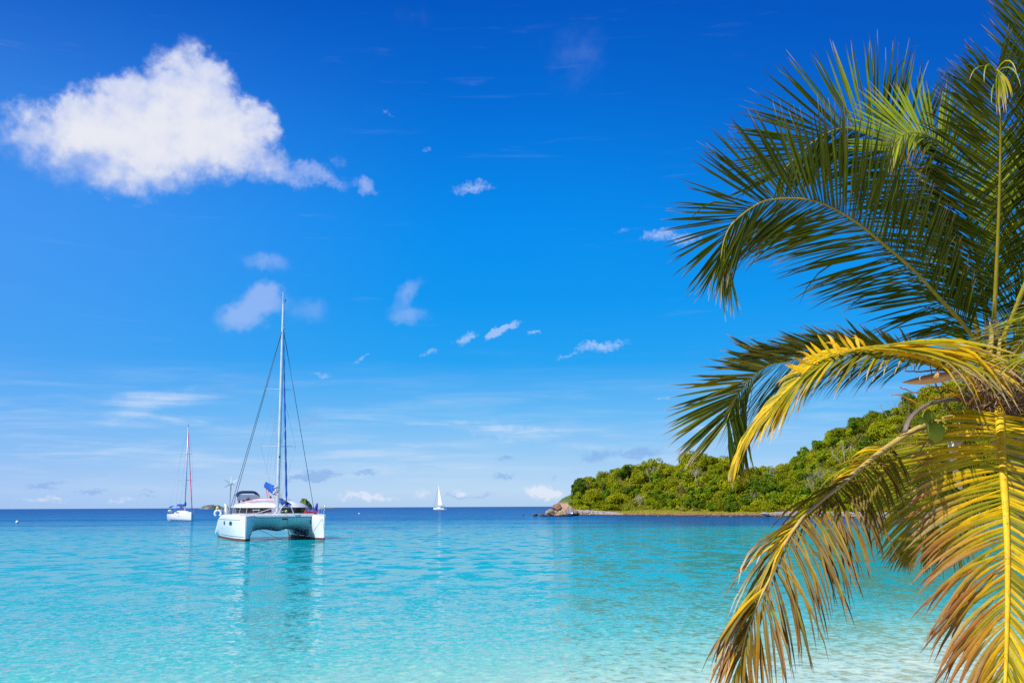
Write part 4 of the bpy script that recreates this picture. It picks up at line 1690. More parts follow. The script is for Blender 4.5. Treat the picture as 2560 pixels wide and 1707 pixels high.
# pulpits, stanchions and lifelines
for s in (-1, 1):
    x0 = s * HX
    pts = [(x0 + s * .30, 1.9, 2.0), (x0 + s * .26, 1.0, 2.55), (x0 + s * .06, .25, 2.62), (x0 - s * .18, .9, 2.55), (x0 - s * .2, 1.4, 2.0)]
    MB().tube(catmull(pts, 20), .016, 6).build('pulpit', 'stainless', cat)
    st = [2.4, 4.2, 6.0, 7.8, 9.4]
    for y in st:
        MB().tube([(x0 + s * cat_half(y, 1) * .86, y, cat_deck(y)), (x0 + s * cat_half(y, 1) * .88, y, cat_deck(y) + .62)], .014, 5).build('stanchion', 'stainless', cat)
    for hz in (.6, .32):
        MB().tube([(x0 + s * .26, 1.0, 2.0 + hz)] + [(x0 + s * cat_half(y, 1) * .88, y, cat_deck(y) + hz) for y in st], .007, 4).build('lifeline', 'thin_wire', cat)
    pts = [(x0 + s * .6, 9.6, 1.9), (x0 + s * .6, 9.7, 2.55), (x0 + s * .6, 11.4, 2.3), (x0 - s * .1, 11.6, 2.3)]
    MB().tube(pts, .016, 6).build('stern_rail', 'stainless', cat)
# seat on the port pulpit
MB().box((HX - .05, 1.05, 2.42), (.52, .34, .05), bev=.015).build('pulpit_seat', 'white_gelcoat', cat)
MB().box((-HX + .95, 1.35, 2.33), (.55, .34, .05), bev=.015).build('pulpit_seat', 'white_gelcoat', cat)
for dx in (-.2, .2):
    MB().tube([(-HX + .95 + dx, 1.35, 1.98), (-HX + .95 + dx, 1.35, 2.32)], .014, 5).build('stanchion', 'stainless', cat)
# bridle lines to the mooring
bp = Vector((.25, -.9, .0))
MB().tube([(.15, .42, 1.6), (.2, .1, .9), (.28, -.2, -.05)], .02, 5).build('mooring_line', 'dark_rope', cat)
MB().tube([(HX - .15, .12, 1.62), (HX - .9, -.5, .75), (HX - 1.15, -.7, -.05)], .012, 5).build('mooring_line', 'dark_rope', cat)
MB().tube([(-1.35, 3.6, .75), (-.6, 1.7, .3), (.1, .5, -.05)], .015, 5).build('mooring_line', 'dark_rope', cat)
for x, y0, z0, x1, z1 in ((-HX + .28, .5, 1.66, -HX + .62, 1.22), (-HX + .62, .6, 1.5, -HX + .42, 1.15)):
    MB().tube([(x, y0, z0), ((x + x1) / 2, y0 + .3, (z0 + z1) / 2 - .1), (x1, y0 + .35, z1)], .03, 5).build('bow_rope', 'dark_rope', cat)


def cat_pt(x, y, z):
    return cat.matrix_basis @ Vector((x, y, z))


# loose things aboard
def bundle(name, c, dims, mt, seed, n=7):
    r_ = random.Random(seed)
    m = MB()
    for _ in range(n):
        m.ellipsoid((r_.uniform(-1, 1) * dims[0], r_.uniform(-1, 1) * dims[1], abs(r_.uniform(0, 1)) * dims[2]),
                    (dims[0] * r_.uniform(.35, .6), dims[1] * r_.uniform(.4, .7), dims[2] * r_.uniform(.5, .8)), 9, 6,
                    (r_.uniform(-.3, .3), r_.uniform(-.3, .3), 1))
    o = m.build(name, mt, smooth=True)
    o.location = c
    o.rotation_euler = (0, 0, R(22.8))
    return o


tag(bundle('red_bundle', cat_pt(2.15, 1.6, 2.1), (.5, .28, .09), 'red_cloth', 3, 8), 'red cloth bundle lying on the port bow deck of the catamaran', 'cloth')
o = MB().tube([(0, 0, 0), (.04, 0, .3), (.12, .02, .62), (.16, .02, .85)], [.12, .14, .11, .05], 8).build('furled_flag', 'violet_cloth', smooth=True)
o.location = cat_pt(2.75, 2.4, 2.0)
tag(o, 'blue violet rolled sail bag propped at the port rail of the catamaran', 'bag')
o = MB().tube([(0, 0, 0), (-.05, .05, .35), (-.15, .1, .8), (-.28, .1, 1.0)], [.34, .36, .24, .10], 9, flat=.6).build('covered_outboard', 'cream_cloth', smooth=True)
o.location = cat_pt(-3.05, 10.3, 1.85)
tag(o, 'outboard motor under a pale cover on the starboard stern rail of the catamaran', 'outboard')
lb = empty('lifebuoy', cat_pt(-3.85, 10.2, 2.05))
tag(lb, 'white horseshoe lifebuoy hung on the starboard stern rail of the catamaran', 'lifebuoy')
MB().tube([(math.cos(a) * .26, 0, math.sin(a) * .26) for a in np.linspace(-.9, math.pi + .9, 18)], .09, 8).build('ring', 'buoy_plastic', lb, smooth=True)
MB().ellipsoid((-.05, 0, .42), (.13, .12, .18), 10, 8).build('lamp', 'yellow_plastic', lb, smooth=True)


# ------------------------------------------------------------------ monohulls
def mono_secs(L, B, F, bow_rake=.4):
    secs = []
    for i in range(17):
        f = i / 16
        y = f * L
        w = B / 2 * (math.sin(math.pi * min(1, (f * 1.0 + .02) ** .8 * .62)) ** .9) * (1 - .28 * max(0, f - .62) / .38)
        w = max(.03, w)
        zd = F * (1.22 - .36 * min(1, f * 1.35) + .06 * max(0, f - .75) * 4)
        kl = -.35 * math.sin(math.pi * min(1, f + .08)) - .1 + (.4 * max(0, f - .85) / .15)
        pr = []
        for fx, z in [(1, zd), (1.02, zd * .7), (.96, zd * .35), (.84, 0.02), (.5, kl * .7), (.02, kl)]:
            pr.append((w * fx, z))
        pr2 = [(-x, z) for x, z in reversed(pr)]
        sh = bow_rake * max(0, 1 - f * 6)
        secs.append((y, pr + pr2))
    return secs


def monohull(name, loc, rz, L, B, F, label):
    root = empty(name, loc, rz)
    tag(root, label, 'sailboat', 'boats on the bay')
    secs = mono_secs(L, B, F)
    h = hull_mesh(secs).build('hull', 'white_gelcoat', root, smooth=True)
    sharp(h, 40)
    for s in (-1, 1):
        for z0, z1, mt, nm in ((.0, .13, 'navy_stripe', 'boot_stripe'), (.21, .25, 'navy_stripe', 'pinstripe')):
            m = MB()
            rows = []
            for y, pr in secs:
                xs = [p[0] for p in pr[:6]][::-1]
                zs = [p[1] for p in pr[:6]][::-1]
                rows.append([(s * (float(np.interp(z, zs, xs)) + .015), y, z) for z in (z0, z1)])
            m.grid(rows)
            m.build(nm, mt, h)
    return root, secs, h


cat['group'] = 'boats on the bay'
S1 = shore_uv(480, 1302)
sb, secs, hl = monohull('sailboat', S1, R(37), 11.0, 3.7, 1.45, 'white sailboat with bare mast and pink rolled headsail anchored beyond the catamaran')
for s in (-1, 1):
    MB().ellipsoid((s * 1.42, 3.6, 1.02), (.05, .17, .10), 8, 6).build('porthole', 'port_glass', hl)
m = MB()
rows = []
for y, w, z in ((2.6, .35, 1.62), (3.2, .9, 1.85), (4.5, 1.15, 2.0), (6.8, 1.2, 2.02), (7.2, 1.2, 1.98)):
    rows.append([(k * w, y, 1.35 + (z - 1.35) * (1 - abs(k) ** 4)) for k in [i / 6 for i in range(-6, 7)]])
m.grid(rows)
m.build('cabin_top', 'deck_white', sb, smooth=True)
for s in (-1, 1):
    MB().box((s * 1.13, 5.2, 1.66), (.05, 1.9, .16), bev=.01).build('window', 'tinted_window', sb)
m = MB()
m.tube([(0, 4.3, 1.9), (0, 4.35, 10), (0, 4.5, 18.6)], [.10, .095, .06], 8, flat=1.3)
ms = m.build('mast', 'aluminium', sb, smooth=True)
m = MB()
m.tube([(0, 4.5, 18.6), (0, 4.5, 19.1)], .03, 5)
m.ellipsoid((.05, 4.5, 19.0), (.10, .10, .09), 8, 6)
m.build('wind_vane', 'black_rubber', ms)
MB().ellipsoid((0, 4.2, 11.0), (.08, .08, .12), 8, 6).build('deck_light', 'black_rubber', ms)
for z, hw in ((8.0, 1.45), (13.2, 1.10)):
    for s in (-1, 1):
        MB().tube([(0, 4.35, z), (s * hw, 4.7, z + .05)], .05, 5).build('spreader', 'sail_white', ms)
for s in (-1, 1):
    MB().tube([(s * 1.65, 4.9, 1.4), (s * 1.45, 4.7, 8.05), (s * 1.1, 4.7, 13.25), (0, 4.5, 18.3)], .011, 4).build('shroud', 'thin_wire', sb)
    MB().tube([(s * 1.55, 4.6, 1.4), (0, 4.35, 8.0)], .009, 4).build('shroud', 'thin_wire', sb)
    MB().tube([(s * 1.2, 10.8, 1.5), (0, 4.5, 18.4)], .009, 4).build('backstay', 'thin_wire', sb)
g0, g1 = Vector((0, .25, 1.9)), Vector((0, 4.35, 17.7))
pts = [g0.lerp(g1, .02 + .96 * i / 30) for i in range(31)]
gf = MB().tube(pts, [.105 * (1 - .5 * i / 30) + .012 * math.sin(i * 1.9) for i in range(31)], 8).build('furled_genoa', 'pink_canvas', sb, smooth=True)
MB().tube([g0, Vector((0, 4.4, 18.4))], .015, 4).build('forestay', 'steel_wire', sb)
MB().tube([(0, 4.4, 2.7), (0, 9.0, 2.9)], .08, 6).build('boom', 'aluminium', sb)
m = MB()
m.grid([[Vector((.24 * math.cos(a) * (1 - .3 * f) + .03 * math.sin(f * 19 + a * 3), 4.5 + 4.2 * f, 2.85 + .2 * f + .45 * (1 - .4 * f) * max(0, math.sin(a)))) for a in np.linspace(-.1, math.pi + .1, 9)] for f in np.linspace(0, 1, 14)], close_u=True)
m.build('sail_cover', 'blue_canvas', sb, smooth=True)
MB().ellipsoid((0.02, 4.2, 3.3), (.22, .22, .5), 8, 8).build('bunched_sail', 'blue_canvas', sb, smooth=True)
# blue sprayhood and bimini
for y0, y1, z, nm in ((6.6, 7.7, 2.55, 'sprayhood'), (8.4, 10.4, 3.0, 'bimini')):
    m = MB()
    m.grid([[(k * 1.25, lerp(y0, y1, f), z - .45 * abs(k) ** 4 - .15 * (1 - f) * (1 if nm == 'sprayhood' else 0)) for k in [i / 5 for i in range(-5, 6)]] for f in (0, .25, .5, .75, 1)])
    c_ = m.build(nm, 'blue_canvas', sb, smooth=True)
    for s in (-1, 1):
        MB().tube([(s * 1.24, (y0 + y1) / 2, z - .42), (s * 1.28, (y0 + y1) / 2 + .2, 1.5)], .02, 5).build('canopy_pole', 'stainless', c_)
for s in (-1, 1):
    st = [1.0, 3, 5, 7, 9, 10.7]
    ww = [float(np.interp(y, [q[0] for q in secs], [q[1][0][0] for q in secs])) for y in st]
    zz = [float(np.interp(y, [q[0] for q in secs], [q[1][0][1] for q in secs])) for y in st]
    for y, w_, z_ in zip(st, ww, zz):
        MB().tube([(s * w_ * .95, y, z_), (s * w_ * .95, y, z_ + .6)], .014, 4).build('stanchion', 'stainless', sb)
    MB().tube([(s * .02, .1, zz[0] + .55)] + [(s * w_ * .95, y, z_ + .6) for y, w_, z_ in zip(st, ww, zz)], .01, 4).build('lifeline', 'thin_wire', sb)
MB().tube([(0, .1, 1.55), (0, -.5, 0.6), (0, -.7, -.1)], .02, 4).build('anchor_line', 'dark_rope', sb)
MB().ellipsoid((-1.0, 9.9, 1.95), (.5, .3, .28), 9, 7).build('stern_cushion', 'cream_cloth', sb)

# far sailing yacht under mainsail, with its tender astern
S2 = shore_uv(1084, 1274.2)
sc_, secs2, hl2 = monohull('sailboat', S2, R(-128), 13.0, 4.0, 1.7, 'distant white yacht under full mainsail near the horizon')
sc_.location += Vector((0, 0, 0))
MB().tube([(0, 5.0, 2.0), (0, 5.3, 20.5)], [.12, .07], 8).build('mast', 'aluminium', sc_)
m = MB()
rows = []
for i in range(11):
    f = i / 10
    z = lerp(3.6, 20.2, f)
    ln = lerp(5.6, .35, f ** 1.05)
    rows.append([(.45 * math.sin(math.pi * k) * (1 - f * .5) + k * ln * .25, 5.15 + k * ln, z + .3 * k * (1 - f)) for k in (0, .2, .4, .6, .8, 1)])
m.grid(rows)
m.build('mainsail', 'sail_white', sc_, smooth=True)
MB().tube([(0, 5.1, 3.3), (1.4, 10.8, 3.6)], .14, 6).build('boom', 'blue_canvas', sc_)
MB().tube([(0, .2, 2.1), (0, 5.1, 18.6)], [.13, .08], 6).build('furled_genoa', 'pink_canvas', sc_)
m = MB()
m.grid([[(k * 1.5, lerp(9.2, 11.6, f), 3.55 - .3 * k ** 4) for k in [i / 4 for i in range(-4, 5)]] for f in (0, .5, 1)])
bm_ = m.build('bimini', 'blue_canvas', sc_)
for s in (-1, 1):
    MB().tube([(s * 1.45, 10.4, 3.25), (s * 1.5, 10.6, 1.7)], .04, 5).build('canopy_pole', 'stainless', bm_)
m = MB()
m.grid([[(k * 1.3, y, 1.6 + .75 * (1 - k ** 4) * w_) for k in [i / 4 for i in range(-4, 5)]] for y, w_ in ((4, .2), (4.6, .9), (8, 1), (8.6, .9))])
m.build('cabin_top', 'deck_white', sc_, smooth=True)
for s in (-1, 1):
    MB().tube([(s * 1.8, 5.4, 1.7), (0, 5.3, 19.5)], .02, 4).build('shroud', 'thin_wire', sc_)

dg = empty('dinghy', shore_uv(1106, 1274.4), R(-100))
tag(dg, 'small pale inflatable dinghy towed behind the distant yacht', 'dinghy')
for s in (-1, 1):
    MB().tube(catmull([(s * .55, 3.2, .35), (s * .6, 1.5, .35), (s * .45, .4, .5), (0, 0, .6)], 14), .30, 8).build('tube', 'grey_rubber', dg, smooth=True)
MB().box((0, 1.9, .2), (1.0, 2.4, .1)).build('floor', 'grey_trim', dg)
MB().box((0, 3.2, .75), (.4, .35, .75), bev=.08).build('outboard', 'buoy_plastic', dg)

# mooring buoys
for u, v, r, lab in ((43, 1306.5, .28, 'small white mooring buoy floating alone at the far western edge of the bay'),
                     (898, 1285, .30, 'small white mooring buoy floating between the catamaran and distant yacht')):
    b_ = empty('mooring_buoy', shore_uv(u, v))
    tag(b_, lab, 'buoy', 'mooring buoys')
    MB().ellipsoid((0, 0, r * .55), (r, r, r * .95), 14, 10).build('float', 'buoy_plastic', b_, smooth=True)
    MB().tube([(math.cos(a) * .07, 0, r * 1.5 + math.sin(a) * .07) for a in np.linspace(0, 6.28, 10)], .02, 5).build('ring', 'stainless', b_)
# ================================================================== THE COCONUT PALM
def m_leaflet(spots):
    def b(nt):
        at = nt.nodes.new('ShaderNodeAttribute')
        at.attribute_name = 'tint'
        pos = position(nt)
        n = noise(pos, 9.0, 4, 0.7)
        c = mixc(smooth(n, 0.2, 0.8), at.outputs['Color'], vmath('SCALE', at.outputs['Color'], scale=0.72))
        if spots:
            # brown freckles and scorched patches of old leaf
            v = noise(mapping(pos, scale=(1, 1, 1)), 55.0, 2, 0.5)
            c = mixc(smooth(v, 0.66, 0.72) * 0.8, c, (0.12, 0.045, 0.012))
            g = noise(pos, 6.5, 3, 0.6)
            c = mixc(smooth(g, 0.56, 0.66) * 0.45, c, (0.22, 0.26, 0.012))
        d = bsdf(nt, c, 0.45, 0.22)
        tr = nt.nodes.new('ShaderNodeBsdfTranslucent')
        nt.links.new(c, tr.inputs['Color'])
        mx = nt.nodes.new('ShaderNodeMixShader')
        mx.inputs[0].default_value = 0.30
        nt.links.new(d, mx.inputs[1])
        nt.links.new(tr.outputs[0], mx.inputs[2])
        return mx.outputs[0]
    return b


mat('leaflet_green', m_leaflet(False))
mat('leaflet_old', m_leaflet(True))


def m_rachis(c0, c1):
    def b(nt):
        pos = position(nt)
        n = noise(pos, 7.0, 4, 0.65)
        g = noise(pos, 45, 3, 0.6)
        c = ramp(n, [(0.3, c0), (0.7, c1)])
        c = mixc(smooth(g, .63, .72) * .6, c, (0.14, 0.07, 0.02))
        return bsdf(nt, c, 0.5, 0.25, bump(g, 0.3, 0.004))
    return b


mat('rachis_green', m_rachis((0.20, 0.19, 0.015), (0.32, 0.27, 0.03)))
def m_rachis_yellow(nt):
    pos = position(nt)
    st = noise(mapping(pos, scale=(60, 60, 1.6)), 1.0, 4, 0.7)
    n = noise(pos, 3.2, 5, 0.7)
    g = noise(pos, 34, 4, 0.65)
    c = ramp(NX.m('ADD', n * 0.6, st * 0.4), [(0.30, (0.40, 0.25, 0.02)), (0.48, (0.66, 0.43, 0.015)), (0.70, (0.78, 0.56, 0.05))])
    c = mixc(smooth(g, .58, .68) * .75, c, (0.20, 0.09, 0.02))
    return bsdf(nt, c, 0.55, 0.2, bump(NX.m('ADD', st, g), 0.5, 0.006))


mat('rachis_yellow', m_rachis_yellow)
mat('rachis_old', m_rachis((0.42, 0.30, 0.07), (0.55, 0.42, 0.16)))
mat('dead_stalk', m_rachis((0.11, 0.085, 0.07), (0.24, 0.19, 0.16)))
mat('pale_stalk', m_rachis((0.58, 0.50, 0.42), (0.72, 0.66, 0.58)))
mat('spathe', m_rachis((0.50, 0.29, 0.12), (0.62, 0.40, 0.20)))
mat('coconut_husk', m_rachis((0.16, 0.24, 0.010), (0.27, 0.33, 0.02)))
simple('twig_orange', (0.50, 0.23, 0.02), 0.6, .4, 12.0, .3)
simple('twig_brown', (0.13, 0.065, 0.03), 0.8, .4, 12.0, .2)
simple('fibre', (0.20, 0.125, 0.07), 0.95, .5, 14.0, .1)
simple('fibre_pale', (0.44, 0.33, 0.22), 0.95, .4, 14.0, .1)
simple('palm_bark', (0.25, 0.20, 0.155), 0.95, .35, 7.0, .1, .03)

# ground point and axis of the palm
CR = P(2490, 1000, 10.6)
BASEP = Vector((CR.x + 1.15, CR.y + .5, 0.30))
palm = empty('coconut_palm', BASEP)
tag(palm, 'coconut palm on the beach with green upper fronds and yellowing drooping lower fronds', 'palm tree')
prng = random.Random(4)


def z1(x, y): return 1680 + .5486 * x, .5486 * y
def z2(x, y): return 1680 + .5786 * x, 800 + .5786 * y
def z3(x, y): return 2200 + .2551 * x, 750 + .2551 * y


def rel(v): return Vector(v) - BASEP


# trunk: ringed, leaning away to the east
m = MB()
path = catmull([(0, 0, -.3), (-.25, -.1, 1.0), (-.75, -.3, 2.2), rel(CR) + Vector((.02, 0, -.15)), rel(CR) + Vector((-.02, 0, .35))], 60)
m.tube(path, [(.20 - .055 * i / 60) * (1 + .10 * max(0, 1 - i / 8)) * (1 + (.05 if i % 2 else -.02)) for i in range(61)], 16)
m.build('trunk', 'palm_bark', palm, smooth=True)

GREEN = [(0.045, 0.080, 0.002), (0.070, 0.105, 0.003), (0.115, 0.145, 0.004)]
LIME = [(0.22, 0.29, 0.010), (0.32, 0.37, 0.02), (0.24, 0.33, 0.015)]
OLIVE = [(0.20, 0.19, 0.010), (0.28, 0.24, 0.012), (0.16, 0.17, 0.010)]
YELLOW = [(0.84, 0.50, 0.004), (0.76, 0.48, 0.005), (0.60, 0.46, 0.006), (0.88, 0.56, 0.006)]
YGREEN = [(0.44, 0.36, 0.010), (0.32, 0.31, 0.012), (0.56, 0.42, 0.010)]
BROWNY = [(0.20, 0.125, 0.008), (0.29, 0.175, 0.008), (0.15, 0.08, 0.012)]
BROWN = (0.40, 0.155, 0.04)
PALE = (0.66, 0.50, 0.37)
DARKTIP = (0.13, 0.07, 0.03)


def leaflet(m, base, d, nrm, L, W, droop, col, tip, tip_from, curl=0.0, bend_at=None, segs=6):
    """one folded blade: two half-blades meeting in a keel"""
    kink = Vector((prng.gauss(0, .05), prng.gauss(0, .05), prng.gauss(0, .05)))
    pts = [base]
    dirs = [d]
    p, q = base.copy(), d.copy()
    for i in range(segs):
        k = (i + 1) / segs
        g = droop * (0.35 + 1.3 * k) / segs
        if bend_at is not None and k > bend_at:
            g += 2.6 / segs
        q = (q + Vector((0, 0, -1)) * g + nrm * curl / segs + kink * (k if i % 2 else -.4 * k)).normalized()
        p = p + q * (L / segs)
        pts.append(p)
        dirs.append(q)
    vs, cs = [], []
    for i, (pp, qq) in enumerate(zip(pts, dirs)):
        f = i / segs
        w = W * (0.45 + 1.1 * f if f < .3 else 0.80 + .2 * (f - .3) / .1 if f < .4 else (1 - ((f - .4) / .6) ** 1.7) + .03)
        w = max(w, .0012)
        s = qq.cross(nrm)
        if s.length < 1e-4:
            s = qq.cross(Vector((.3, .2, .9)))
        s.normalize()
        up = s.cross(qq).normalized()
        vs += [pp - s * w * .5 - up * w * .16, pp + up * w * .06, pp + s * w * .5 - up * w * .16]
        t = 0 if f <= tip_from else (f - tip_from) / max(.01, 1 - tip_from)
        c = lerpc(col, tip, min(1, t * 1.3))
        cs += [c, lerpc(c, (c[0] * 1.25 + .02, c[1] * 1.25 + .02, c[2]), .6), c]
    fs = []
    for i in range(segs):
        a = i * 3
        fs += [(a, a + 1, a + 4, a + 3), (a + 1, a + 2, a + 5, a + 4)]
    m.add(vs, fs, cs)


def frond(ctrl, up, ref, n, spec_a, spec_b, rach_mat, rr=(0.045, 0.006), t0=.16, leaf_mat='leaflet_green', single=0, label=None, twist=0.0, end=1.0):
    """ctrl: world points of the rachis; up: upper face of the frond; ref: direction of side A.
    spec: dict(L, alpha(base, tip) in degrees from the rachis, droop, lift, pal, tip, tip_from, W, t(range), brk)"""
    pts = resample(catmull([rel(c) for c in ctrl], 80), 120)
    fr = MB()
    flat = []
    rad = [lerp(rr[0], rr[1], (i / 120) ** .7) for i in range(121)]
    fr.tube(pts, rad, 8, flat=.75)
    fo = fr.build('frond', rach_mat, palm, smooth=True)
    if label:
        fo['label'] = label
    up = Vector(up).normalized()
    ref = Vector(ref).normalized()
    i_mid = 60
    tm = (pts[61] - pts[59]).normalized()
    nm = (up - tm * up.dot(tm)).normalized()
    sgn = 1 if tm.cross(nm).dot(ref) > 0 else -1
    rest = MB()
    todo = []
    for side, sp in ((1, spec_a), (-1, spec_b)):
        if sp is None:
            continue
        ta, tb = sp.get('t', (t0, end))
        cnt = int(n * (tb - ta) / (1 - t0))
        for k in range(cnt):
            t = ta + (tb - ta) * (k + prng.uniform(.2, .8)) / cnt
            if prng.random() < sp.get('gap', .02):
                continue
            x = t * 120
            i = min(int(x), 119)
            base = pts[i].lerp(pts[i + 1], x - i)
            T = (pts[min(i + 2, 120)] - pts[max(i - 2, 0)]).normalized()
            N = (up - T * up.dot(T)).normalized()
            if twist:
                N = (Matrix.Rotation(twist * (t - .5), 3, T) @ N)
            S = T.cross(N) * sgn * side
            f = (t - t0) / (1 - t0)
            al = sp['alpha']
            a = R(interp(f, np.linspace(0, 1, len(al)), al) + prng.gauss(0, sp.get('jit', 4.5)))
            li = sp.get('lift', .25)
            if isinstance(li, (list, tuple)):
                li = interp(f, np.linspace(0, 1, len(li)), li)
            li += prng.uniform(-.10, .10)
            d = (T * math.cos(a) + (S * math.cos(li) + N * math.sin(li)) * math.sin(a)).normalized()
            if 'dir' in sp:
                js = sp['dirs']
                d = (Vector(sp['dir']) + Vector((0, prng.gauss(0, js), prng.gauss(0, js)))).normalized()
            Lp = sp.get('prof', (.62, .95, 1.0, .95, .82, .62, .36))
            L = sp['L'] * interp(f, np.linspace(0, 1, len(Lp)), Lp) * prng.uniform(.9, 1.08)
            dr = sp['droop']
            if isinstance(dr, (list, tuple)):
                dr = interp(f, np.linspace(0, 1, len(dr)), dr)
            dr *= prng.uniform(.7, 1.3)
            pal = sp['pal']
            if callable(pal):
                pal = pal(f)
            col = prng.choice(pal)
            v_ = prng.uniform(.82, 1.18)
            col = tuple(c * v_ for c in col)
            tf = sp.get('tip_from', .85)
            if isinstance(tf, (list, tuple)):
                tf = interp(f, np.linspace(0, 1, len(tf)), tf)
            tf = min(.97, max(.05, tf + prng.uniform(-.15, .1)))
            tip = sp.get('tip', BROWN)
            if isinstance(tip, list):
                tip = prng.choice(tip)
            ba = prng.uniform(.5, .8) if prng.random() < sp.get('brk', 0) else None
            W = sp.get('W', .030) * prng.uniform(.85, 1.15) * (0.75 + .25 * interp(f, [0, .3, 1], [.6, 1, .6]))
            # leaflet blades lie nearly edge-on along the rachis and face along it
            nn = (N * .8 + T * .45 + Vector((prng.uniform(-.15, .15), prng.uniform(-.15, .15), 0))).normalized()
            if 'nrm' in sp and f < sp.get('nrm_to', 1):
                nn = (Vector(sp['nrm']) + Vector((prng.uniform(-.3, .3), 0, prng.uniform(-.3, .3)))).normalized()
            todo.append((L, (base, d, nn, L, W, dr, col, tip, tf, sp.get('curl', 0.0), ba)))
    todo.sort(key=lambda q: -q[0])
    for j, (L, a) in enumerate(todo):
        if j < single:
            mm = MB()
            leaflet(mm, *a)
            mm.build('leaflet', leaf_mat, fo, smooth=True)
        else:
            leaflet(rest, *a)
    if rest.v:
        o = rest.build('leaflets', leaf_mat, fo, smooth=True, kind='stuff')
    return fo


def path(zf, pts, depths):
    n = len(pts)
    out = []
    for i, (x, y) in enumerate(pts):
        d = interp(i / (n - 1), np.linspace(0, 1, len(depths)), depths)
        u, v = zf(x, y)
        out.append(P(u, v, d))
    return out


UPL = (-.35, 0, .9)
# 1. big dark frond arching out to the west, seen from below
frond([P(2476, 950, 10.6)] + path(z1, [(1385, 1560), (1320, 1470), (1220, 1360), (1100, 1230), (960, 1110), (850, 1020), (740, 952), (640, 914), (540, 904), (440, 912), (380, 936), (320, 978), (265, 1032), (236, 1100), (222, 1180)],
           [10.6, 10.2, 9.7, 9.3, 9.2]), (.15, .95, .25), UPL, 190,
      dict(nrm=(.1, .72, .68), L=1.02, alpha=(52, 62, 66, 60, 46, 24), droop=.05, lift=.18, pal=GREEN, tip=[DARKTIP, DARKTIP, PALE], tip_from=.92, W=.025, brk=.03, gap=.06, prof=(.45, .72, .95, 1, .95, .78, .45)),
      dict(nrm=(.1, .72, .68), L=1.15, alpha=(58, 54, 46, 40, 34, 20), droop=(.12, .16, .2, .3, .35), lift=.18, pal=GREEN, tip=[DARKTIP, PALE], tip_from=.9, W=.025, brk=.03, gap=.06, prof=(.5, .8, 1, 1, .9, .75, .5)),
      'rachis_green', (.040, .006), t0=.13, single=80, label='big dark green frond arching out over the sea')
# 2. frond behind it, higher
frond([P(2478, 950, 10.7)] + path(z1, [(1400, 1540), (1330, 1260), (1250, 985), (1170, 860), (1080, 742), (1000, 668), (920, 612), (830, 588), (740, 594), (640, 650), (560, 720), (490, 800)],
           [11.1, 11.4, 11.3, 11.1]), (.15, .95, .25), UPL, 175,
      dict(nrm=(.1, .72, .68), t=(.50, 1.0), L=1.12, alpha=(48, 54, 60, 62, 52, 26), droop=.04, lift=.2, pal=GREEN[1:] + LIME[:1], tip=[DARKTIP, DARKTIP, PALE], tip_from=.92, W=.025, brk=.03, gap=.06, prof=(.6, .8, 1, 1, .95, .9, .6)),
      dict(nrm=(.1, .72, .68), L=1.05, alpha=(60, 60, 56, 50, 40, 22), droop=(.15, .2, .3, .35), lift=.15, pal=GREEN, tip=DARKTIP, tip_from=.9, W=.025, brk=.03, gap=.06),
      'rachis_green', (.042, .006), t0=.2)
# 3. bright sunlit frond behind, arching left then down
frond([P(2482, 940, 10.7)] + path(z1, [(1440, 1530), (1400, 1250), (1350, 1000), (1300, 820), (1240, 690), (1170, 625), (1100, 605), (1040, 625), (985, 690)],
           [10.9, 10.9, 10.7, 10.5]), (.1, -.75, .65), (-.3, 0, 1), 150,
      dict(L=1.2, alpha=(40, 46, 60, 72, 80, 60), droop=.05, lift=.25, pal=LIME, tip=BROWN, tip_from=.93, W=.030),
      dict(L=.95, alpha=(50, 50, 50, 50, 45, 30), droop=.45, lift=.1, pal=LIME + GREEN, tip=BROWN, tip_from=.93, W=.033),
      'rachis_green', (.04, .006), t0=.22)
# 4. tall upright frond in the middle
frond([P(2480, 945, 10.5)] + path(z1, [(1455, 1560), (1468, 1440), (1480, 1200), (1490, 950), (1496, 700), (1496, 540), (1488, 420), (1478, 330)],
           [10.7, 10.5, 10.2, 10.0]), (.05, .9, .35), (-1, 0, 0), 190,
      dict(L=.98, alpha=(70, 66, 60, 54, 46, 28), droop=.10, lift=.30, pal=GREEN, tip=[DARKTIP, DARKTIP, PALE], tip_from=.92, W=.025, brk=.03, gap=.06, prof=(.6, .9, 1, 1, .95, .8, .45)),
      dict(L=.98, alpha=(70, 66, 60, 54, 46, 28), droop=.10, lift=.30, pal=GREEN, tip=[DARKTIP, DARKTIP, PALE], tip_from=.92, W=.025, brk=.03, gap=.06, prof=(.6, .9, 1, 1, .95, .8, .45)),
      'rachis_green', (.046, .007), t0=.10, label='tall upright frond with a bent yellow green tip')
# its bent-over bright tip
frond(path(z1, [(1478, 335), (1484, 318), (1492, 340), (1494, 380)], [10.0, 9.95]), (-.3, -.8, .5), (-1, 0, 0), 15,
      dict(L=.36, alpha=(30, 25, 10), droop=3.2, lift=.5, jit=16, pal=LIME + YGREEN, tip=PALE, tip_from=.75, W=.018, prof=(1.2, .6, 1.0)),
      dict(L=.36, alpha=(30, 25, 10), droop=3.2, lift=.5, jit=16, pal=LIME + YGREEN, tip=PALE, tip_from=.75, W=.018, prof=(1.2, .6, 1.0)),
      'rachis_green', (.012, .004), t0=.05)
